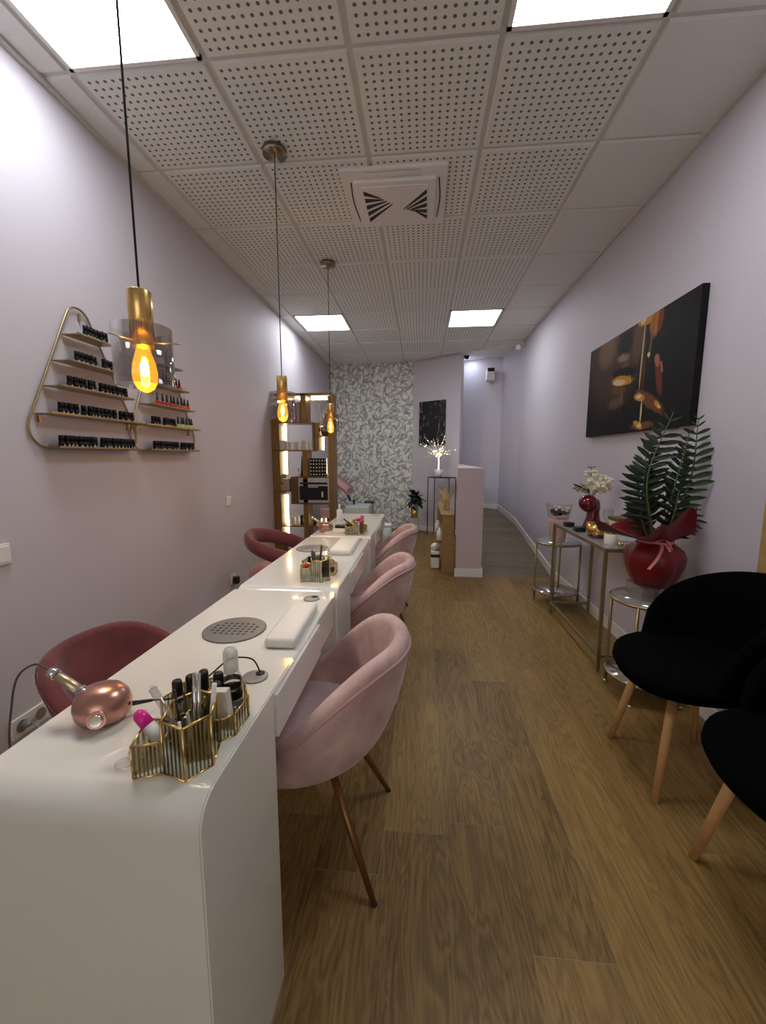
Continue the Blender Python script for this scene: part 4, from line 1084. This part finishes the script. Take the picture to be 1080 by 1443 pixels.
for k,(y,m_,lb) in enumerate(((3.16,'black_plastic','black'),(2.95,'black_plastic','second black'))):
    b=MB(); b.box(1.085,y-.03,CZ,1.15,y+.03,CZ+.035,.006); tag(b.build('card_holder',m_),lb+' card holder on the console, '+('far side' if k==0 else 'beside the gold bowl'),'card holder')
# ------------------------------------------------------------------ lit display shelf at the back left
UY=4.45
t=thing('display_shelf','tall gold framed display shelf with warm strip lights in the back left corner','shelf unit',(-1.29,UY+.13,0))
def U(x,y): return atY(x,y,UY)
def ubox(name,m,x0,y0,x1,y1,parent,dy0=0,dy1=.26):
    a=U(x0,y1); c=U(x1,y0); xa=max(a.x,XL+.004)
    b=MB(); b.box(xa,UY+dy0,max(a.z,0),c.x,UY+dy1,c.z,.002); return b.build(name,m,parent)
a_=XL+.005
zt=U(380,554).z
def vb(name,x0,x1,z0,z1,dy0=0,dy1=.2,m='gold_frame'):
    b=MB(); b.box(x0,UY+dy0,z0,x1,UY+dy1,z1,.002); return b.build(name,m,t)
def ux(x,y=640): return U(x,y).x
def uz(y,x=430): return U(x,y).z
xl0,xl1=a_+.0,ux(395,660); xc0,xc1=ux(426,640),ux(433,640); xr0,xr1=ux(463,640),ux(470,640)
vb('left_post',xl0,xl1,0,zt); vb('right_post',xr0,xr1,0,zt-.03); vb('centre_post',xc0,xc1,0,uz(634)); vb('centre_post',ux(423.6,575),ux(431,575),uz(594),zt)
vb('top_board',a_,xr1,zt-.022,zt+.004)
zA,zB=uz(594),uz(633)
vb('upper_board',a_+.02,ux(442,594),zA-.012,zA); vb('shelf_board',a_+.02,ux(442,633),zB-.014,zB); vb('side_board',ux(440,610),ux(442.5,610),zB,zA-.012)
vb('short_post',ux(443.5,610),ux(449.5,610),uz(633),uz(595)); vb('small_shelf',ux(443,612),ux(466,612),uz(613)-.012,uz(613))
zC,zD=uz(671),uz(708)
vb('cabinet_board',ux(410,671),xr0+.002,zC-.014,zC); vb('cabinet_board',ux(410,708),xr0+.002,zD-.014,zD,m='dark_wood'); vb('cabinet_side',ux(410,690),ux(420,690),zD,zC-.014,m='dark_wood')
vb('low_board',a_+.05,xr0,uz(740)-.014,uz(740)); vb('box_shelf',a_+.01,ux(409,690),uz(691)-.012,uz(691))
vb('low_board',a_+.05,xr0,.30,.314)
M['strip']=emit('warm_led_strip',(1.0,.78,.46,1),10)
def strip_(name,x0,x1,z0,z1,dy=.185): 
    b=MB(); b.box(x0,UY+dy,z0,x1,UY+dy+.006,z1); b.build(name,'strip',t)
strip_('light_strip',xl1+.001,xl1+.022,uz(668),zA-.02); strip_('light_strip',xl1+.001,xl1+.022,.35,zD+.08)
strip_('light_strip',ux(432,556),xr0-.002,zt-.045,zt-.024); strip_('light_strip',a_+.06,ux(423,556),zt-.040,zt-.026)
strip_('light_strip',ux(449.6,610),ux(451,610),uz(633),uz(597)); strip_('light_strip',xr0-.008,xr0-.001,uz(668),uz(616))
strip_('light_strip',ux(418,735),ux(426,735),uz(737),uz(733)); strip_('light_strip',xr0-.14,xr0-.02,uz(737),uz(733))
# things on it
for k,(x0,x1) in enumerate(((386,392),(395,401),(411,414.5),(416.5,421))):
    b=MB(); p=U(x0,593); q=U(x1,561); b.box(max(p.x,a_+.02),UY+.03,zA+.001,q.x,UY+.20,zA+.245-.008*k,.003); tag(b.build('binder','tan_box' if k%2 else 'rosy_leather'),['rose binder at the far left','beige binder second from the left','rose binder third from the left','beige binder at the right'][k]+' of the top compartment of the display shelf','binder')
p=U(394,633); b=MB(); b.box(p.x-.04,UY+.02,zB+.001,p.x+.055,UY+.10,zB+.105,.004); tag(b.build('product_box','label'),'pale product box at the left of the second compartment of the display shelf','box')
for k in range(6):
    x=ux(404+k*5.2,630); b=MB(); b.box(x,UY+.03,zB+.001,x+.030,UY+.06,zB+.085+(.02 if k==4 else 0),.002); tag(b.build('sample_card',['steel','white_wax'][k%2]),'small upright sample card in the second compartment of the display shelf','sample card','sample cards in the display shelf')
pp=U(448,583)
t2=thing('dried_flower_pot','brown pot of pale dried flowers on the small right shelf of the display unit','flower pot',(pp.x,UY+.10,uz(613)))
b=MB(); fx=ux(455,600); fz=uz(613)
b.lathe([(.03,0),(.035,.005),(.045,.07),(.04,.10),(0,.10)],(fx,UY+.10,fz+.0005),16); b.build('pot','dark_wood',t2)
random.seed(9); b=MB()
for k in range(26):
    v=Vector((random.uniform(-.09,.06),random.uniform(-.04,.04),random.uniform(.14,.36))); b.tube([(fx,UY+.10,fz+.09),(fx+v.x*.6,UY+.1+v.y,fz+.5*v.z+.05),(fx+v.x,UY+.10+v.y,fz+v.z)],.003,5)
    b.sphere((fx+v.x,UY+.10+v.y,fz+v.z),.012,6,4)
b.build('dried_flowers','cream_petal',t2)
b=MB(); x=ux(458,670); b.box(ux(434.5,657),UY+.05,zC+.001,ux(459,657),UY+.075,zC+.205,.002); rk=b.build('colour_chart','black_gloss'); tag(rk,'black nail colour chart with rows of dots standing on the steriliser shelf','colour chart')
b=MB()
for i in range(6):
    for j in range(5):
        x=lerp(ux(436.5,657),ux(457,657),i/5.); z=zC+.025+.155*j/4; b.cone((x,UY+.0505,z),(x,UY+.047,z),.009,.008,10)
b.build('colour_dots','label',rk)
t2=thing('tower_ornament','slim dark tower ornament left of the colour chart','ornament',(ux(423,668),UY+.08,zC))
b=MB(); x=ux(423,668); b.cone((x,UY+.08,zC+.0005),(x,UY+.08,zC+.10),.022,.012,4); b.cone((x,UY+.08,zC+.10),(x,UY+.08,zC+.24),.012,.003,4); b.build('tower','dark_iron',t2)
bottle('cream_bottle','bottle','white and silver bottle standing left of the dark tower ornament',ux(419,668),UY+.05,zC+.0005,.015,.06,'white_plastic',.008,.04,'chrome')
t2=thing('steriliser_oven','steel framed steriliser oven with black door in the display shelf','steriliser',(ux(442,690),UY+.02,zD))
x0,x1=ux(420.5,690),ux(464,690); z0,z1=zD+.001,zC-.016
b=MB(); b.box(x0,UY+.0,z0,x1,UY+.19,z1,.006); b.build('housing','steel',t2)
b=MB(); b.box(x0+.015,UY-.008,z0+.035,x1-.015,UY+.001,z1-.085,.003); dd_=b.build('door','screen',t2)
b=MB(); b.box(x0+.12,UY-.016,z1-.100,x1-.12,UY-.008,z1-.090); b.build('handle','chrome',dd_)
b=MB(); b.box(x1-.085,UY-.0095,z0+.07,x1-.065,UY-.0078,z0+.13); b.build('display','label',dd_)
b=MB(); b.box(x0+.02,UY-.006,z1-.068,x1-.02,UY+.001,z1-.045,.002); b.build('control_strip','black_gloss',t2)
b=MB(); b.box(a_+.025,UY+.01,uz(691)+.001,ux(408,680),UY+.12,uz(674),.004); tb=b.build('gift_bag','tan_box'); tag(tb,'rose beige box with a small dark mark, low left on the display shelf','box')
xm=ux(396,680); b=MB(); b.box(xm-.018,UY+.006,uz(682),xm+.022,UY+.0102,uz(679)); b.build('printed_mark','dark_wood',tb)
random.seed(12)
for k in range(9):
    x=ux(410+k*6.2,738); 
    if xc0-.03<x<xc1+.01: continue
    h=random.uniform(.06,.14); b=MB(); b.box(x,UY+.03,uz(740)+.001,x+.032,UY+.09,uz(740)+h,.004); tag(b.build('stacked_jar',['label','white_wax','black_plastic'][k%3]),['pale box','cream jar','black jar'][k%3]+' on the lowest lit board of the display shelf','jar','products on the lowest lit board of the display shelf')

# ------------------------------------------------------------------ pedicure corner behind the shelf
t=thing('pedicure_chair','dusty pink reclining pedicure chair behind the display shelf','pedicure chair',(-1.25,6.25,0))
def Q(x,y,Y=6.2): return atY(x,y,Y)
b=MB(); P=[Q(462,668),Q(475,674),Q(486,683),Q(494,690)]
P=curve_pts(P,5); b.grid([[p+Vector((0,-.28,.035)),p+Vector((0,.28,.035)),p+Vector((0,.28,-.05)),p+Vector((0,-.28,-.05))] for p in P],closed_u=True,cap0=True,cap1=True); b.build('backrest','rosy_leather',t)
q=Q(474,712); b=MB(); b.box(q.x-.20,5.95,.32,q.x+.04,6.5,.52,.03); b.build('seat','rosy_leather',t)
b=MB(); b.box(q.x-.14,6.0,0,q.x+.0,6.4,.32,.02); b.build('base','grommet',t)
b=MB(); b.tube([Q(487,689),Q(491,698),Q(494,705)],.016,8); b.build('armrest','black_plastic',t)
t=thing('foot_basin','pale teal white foot basin behind the far end of the desks','foot basin',(Q(508,715).x,6.1,0))
p=Q(508,715); b=MB(); b.box(p.x-.19,5.95,.38,p.x+.17,6.35,.56,.03); b.build('basin','teal_white',t)
b=MB(); b.box(p.x-.12,6.0,0,p.x+.10,6.3,.38,.01); b.build('pedestal','white_plastic',t)
p=Q(500,704); b=MB(); b.cone((p.x,6.15,.56),(p.x,6.15,p.z),.014,.014,10); b.sphere((p.x,6.13,p.z),.022,8,6); b.build('tap','black_plastic',t)
p=Q(520,712,6.4); b=MB(); b.box(p.x-.07,6.4,0,p.x+.07,6.6,p.z+.04,.004); bx_=b.build('storage_trolley','steel'); tag(bx_,'grey trolley with dark top beside the foot basin','trolley')
b=MB(); b.box(p.x-.075,6.39,p.z+.04,p.x+.075,6.61,p.z+.07,.003); b.build('tray','dark_iron',bx_)
p=atZ(547.5,768,0); 
t=thing('stool','greenish white cylindrical stool at the end of the farthest desk','stool',(-.49,5.9,0))
b=MB(); b.lathe([(.062,0),(.068,.01),(.068,.27),(0,.27)],(-.49,5.9,0),24); b.build('base','teal_white',t)
b=MB(); b.lathe([(.070,.27),(.072,.28),(.070,.305),(.05,.312),(0,.312)],(-.49,5.9,0),24); b.build('seat','white_wax',t)

# plant on a thin stand by the angled wall
gx,gy=-.10,6.72
t=thing('plant_stand','thin metal stand under the gold plant pot','plant stand',(gx,gy,0))
b=MB()
for k in range(3):
    a=k*2*PI/3+.5; b.cone((gx+.10*math.cos(a),gy+.10*math.sin(a),0),(gx+.055*math.cos(a),gy+.055*math.sin(a),.28),.005,.005,8)
b.tube([(gx+.06*math.cos(k*PI/10),gy+.06*math.sin(k*PI/10),.278) for k in range(20)],.005,6,closed=True); b.build('frame','rosy_leather',t)
t=thing('potted_fern','dark green leafy plant in a gold pot on a thin stand','potted plant',(gx,gy,.285))
b=MB(); b.lathe([(.055,0),(.060,.004),(.066,.18),(.060,.18),(.058,.15),(0,.15)],(gx,gy,.285),24); b.build('pot','gold',t)
random.seed(21); b=MB()
for k in range(46):
    a=random.uniform(0,2*PI); L=random.uniform(.12,.24); el=random.uniform(-.35,1.1)
    dv=Vector((math.cos(a)*math.cos(el),math.sin(a)*math.cos(el)*.8,math.sin(el))); c0=Vector((gx,gy,.47+random.uniform(0,.14)))
    e=c0+dv*L; e.z-=.02
    if (Vector((e.x,e.y))-A0).dot(nn)<.03: continue
    wd=dv.cross(Vector((0,0,1))).normalized(); rows=[]
    for q in range(6):
        u_=q/5; c=c0.lerp(e,u_)+Vector((0,0,.05*math.sin(PI*u_))); w_=.004 if u_<.3 else .045*math.sin(PI*(u_-.25)/.78)+.002
        rows.append([c-wd*w_,c+Vector((0,0,.006)),c+wd*w_])
    b.grid(rows)
b.build('leaves','dark_leaf',t)

# thin console with the lit tree at the angled wall
p0=on_ang(603,700,.30); p1=on_ang(648,700,.30); q0=on_ang(603,700,.30)-n3*.0
dirv=(p1-p0); dirv.z=0; dirv.normalize(); W_=.40; D_=.20
base=Vector((p0.x,p0.y,0)); zc=.945
cor=[base,base+dirv*W_,base+dirv*W_-n3*D_,base-n3*D_]
t=thing('hall_table','thin dark metal table under the lit white tree','table',(base+dirv*W_/2-n3*D_/2))
for c in cor:
    b=MB(); b.cone((c.x,c.y,0),(c.x,c.y,zc),.009,.009,6); b.build('leg','dark_iron',t)
b=MB(); b.prism([(c.x,c.y) for c in cor],zc,zc+.018); b.build('table_top','dark_iron',t)
tc=on_ang(618,671,.22); tc=Vector((tc.x,tc.y,zc+.0185))
t=thing('lit_tree','small white twig tree with glowing lights in a white pot','light tree',tc)
b=MB(); b.lathe([(.048,0),(.055,.003),(.068,.115),(.062,.115),(.058,.09),(0,.09)],tc,20); b.build('pot','white_plastic',t)
random.seed(31); b=MB(); glp=[trunk_p for trunk_p in ()]; fl=MB()
trunk=[tc+Vector((0,0,.09)),tc+Vector((.01,0,.2)),tc+Vector((-.005,0,.33))]
b.tube(curve_pts(trunk,5),.014,8)
for k in range(34):
    a=random.uniform(0,2*PI); L=random.uniform(.16,.42); el=random.uniform(.0,1.25)
    st_=trunk[2]+Vector((0,0,random.uniform(-.06,.02))); dv=Vector((math.cos(a)*math.cos(el),.45*math.sin(a)*math.cos(el),math.sin(el)))
    e=st_+dv*L; m_=st_.lerp(e,.5)+Vector((random.uniform(-.02,.02),0,.02))
    C=curve_pts([st_,m_,e],4); b.tube(C,.0035,5)
    for q in range(2,len(C),2):
        glp.append(C[q]+Vector((0,-.006,0)))
    if k%3==0: fl.sphere(e,.018,8,6)
tr_=b.build('trunk','white_wax',t); fl.build('blossoms','white_petal',t)
M['fairy']=emit('fairy_light',(1.0,.88,.55,1),3); 
glp=glp[::2][:60]+[tc+Vector((.004*(-1)**k_,-.016,.11+.017*k_)) for k_ in range(13)]
g0=MB(); g0.sphere((0,0,0),.0055,6,4); g0=g0.build('fairy_light','fairy',t,local=True); g0.location=glp[0]-tc
for q in glp[1:]:
    g1=g0.copy(); COL.objects.link(g1); g1.location=q-tc

# low bookcase on the left of the partition
t=thing('low_bookcase','low oak bookcase against the pink partition','bookcase',(.31,5.05,0))
b=MB(); b.box(.235,4.42,0,.366,4.445,.640,.002); b.build('end_panel','shelf_wood',t)
b=MB(); b.box(.235,5.75,0,.366,5.775,.640,.002); b.build('end_panel','shelf_wood',t)
b=MB(); b.box(.225,4.41,.640,.366,5.785,.662,.002); b.build('top_board','shelf_wood',t)
for z in (.05,.34):
    b=MB(); b.box(.238,4.445,z,.366,5.75,z+.018); b.build('shelf_board','shelf_wood',t)
t=thing('dried_grass_bunch','bunch of golden dried grass on the low bookcase','dried grass',(.31,4.9,.663))
random.seed(41); b=MB()
for k in range(30):
    x=.31+random.uniform(-.02,.02); y=4.75+random.uniform(-.05,.25); e=Vector((x+random.uniform(-.07,.03),y+random.uniform(-.1,.1),.663+random.uniform(.12,.26)))
    b.tube(curve_pts([(x,y,.664),((x+e.x)/2,(y+e.y)/2,.75),e],4),.005,5,radii=[.003]*4+[.007]*4+[.003])
b.build('stems','dry_grass',t)
t=thing('shopping_bag','white bag with a black band on the floor by the low bookcase','bag',(.17,4.75,0))
b=MB(); b.box(.125,4.62,0,.225,4.82,.20,.02); b.build('bag','white_plastic',t)
b=MB(); b.box(.122,4.616,.13,.228,4.824,.17,.01); b.build('band','black_plastic',t)
b=MB(); b.sphere((.175,4.72,.24),.055,12,8,(1,1.2,.8)); b.build('wrapped_top','white_wax',t)
for k,(y,h,m_) in enumerate(((4.52,.14,'white_plastic'),(4.66,.11,'black_plastic'),(5.0,.15,'white_wax'))):
    b=MB(); b.lathe([(.03,0),(.036,.005),(.036,h*.75),(.018,h*.85),(.018,h),(0,h)],(.215,y,.3585 if k else .3585),14); tag(b.build('lotion_bottle',m_),['white lotion bottle nearest the camera','black lotion bottle','cream lotion bottle farthest back'][k]+' on the low bookcase shelf','bottle')

# ------------------------------------------------------------------ light and camera
world=bpy.data.worlds.new('daylight'); scene.world=world; world.use_nodes=True
wn=world.node_tree; bg=wn.nodes['Background']; bg.inputs[0].default_value=(.92,.93,.95,1); bg.inputs[1].default_value=.5
def area(name,loc,rot,sx,sy,power,col):
    l=bpy.data.lights.new(name,'AREA'); l.shape='RECTANGLE'; l.size=sx; l.size_y=sy; l.energy=power; l.color=col
    o=bpy.data.objects.new(name,l); COL.objects.link(o); o.location=loc; o.rotation_euler=rot; return o
area('window_daylight',(-.1,YB+.03,1.4),(-PI/2,0,0),2.3,2.3,54,(1.0,.97,.92))
for x,y,z in ((-.735,1.06,1.50),(-.795,2.33,1.52),(-.80,3.60,1.53)):
    l=bpy.data.lights.new('pendant_bulb_light','POINT'); l.energy=2.2; l.color=(1,.62,.25); l.shadow_soft_size=.012
    o=bpy.data.objects.new('pendant_bulb_light',l); COL.objects.link(o); o.location=(x,y,z)
area('corridor_ceiling_lamp',(.73,7.0,CE-.03),(0,0,0),.2,.2,.9,(.78,.87,1.0))

cam=bpy.data.cameras.new('camera'); co=bpy.data.objects.new('camera',cam); COL.objects.link(co); scene.camera=co
cam.sensor_fit='HORIZONTAL'; cam.sensor_width=36; cam.lens=CAMF/1080*36; cam.clip_start=.02; cam.shift_y=.5/1080
co.location=(0,0,EYE)
co.matrix_world=Matrix((( _r.x,_u.x,-_f.x,0),(_r.y,_u.y,-_f.y,0),(_r.z,_u.z,-_f.z,EYE),(0,0,0,1)))
scene.view_settings.view_transform='Standard'; scene.view_settings.look='None'; scene.view_settings.gamma=1
scene.view_settings.exposure=1.12; scene.view_settings.use_curve_mapping=False
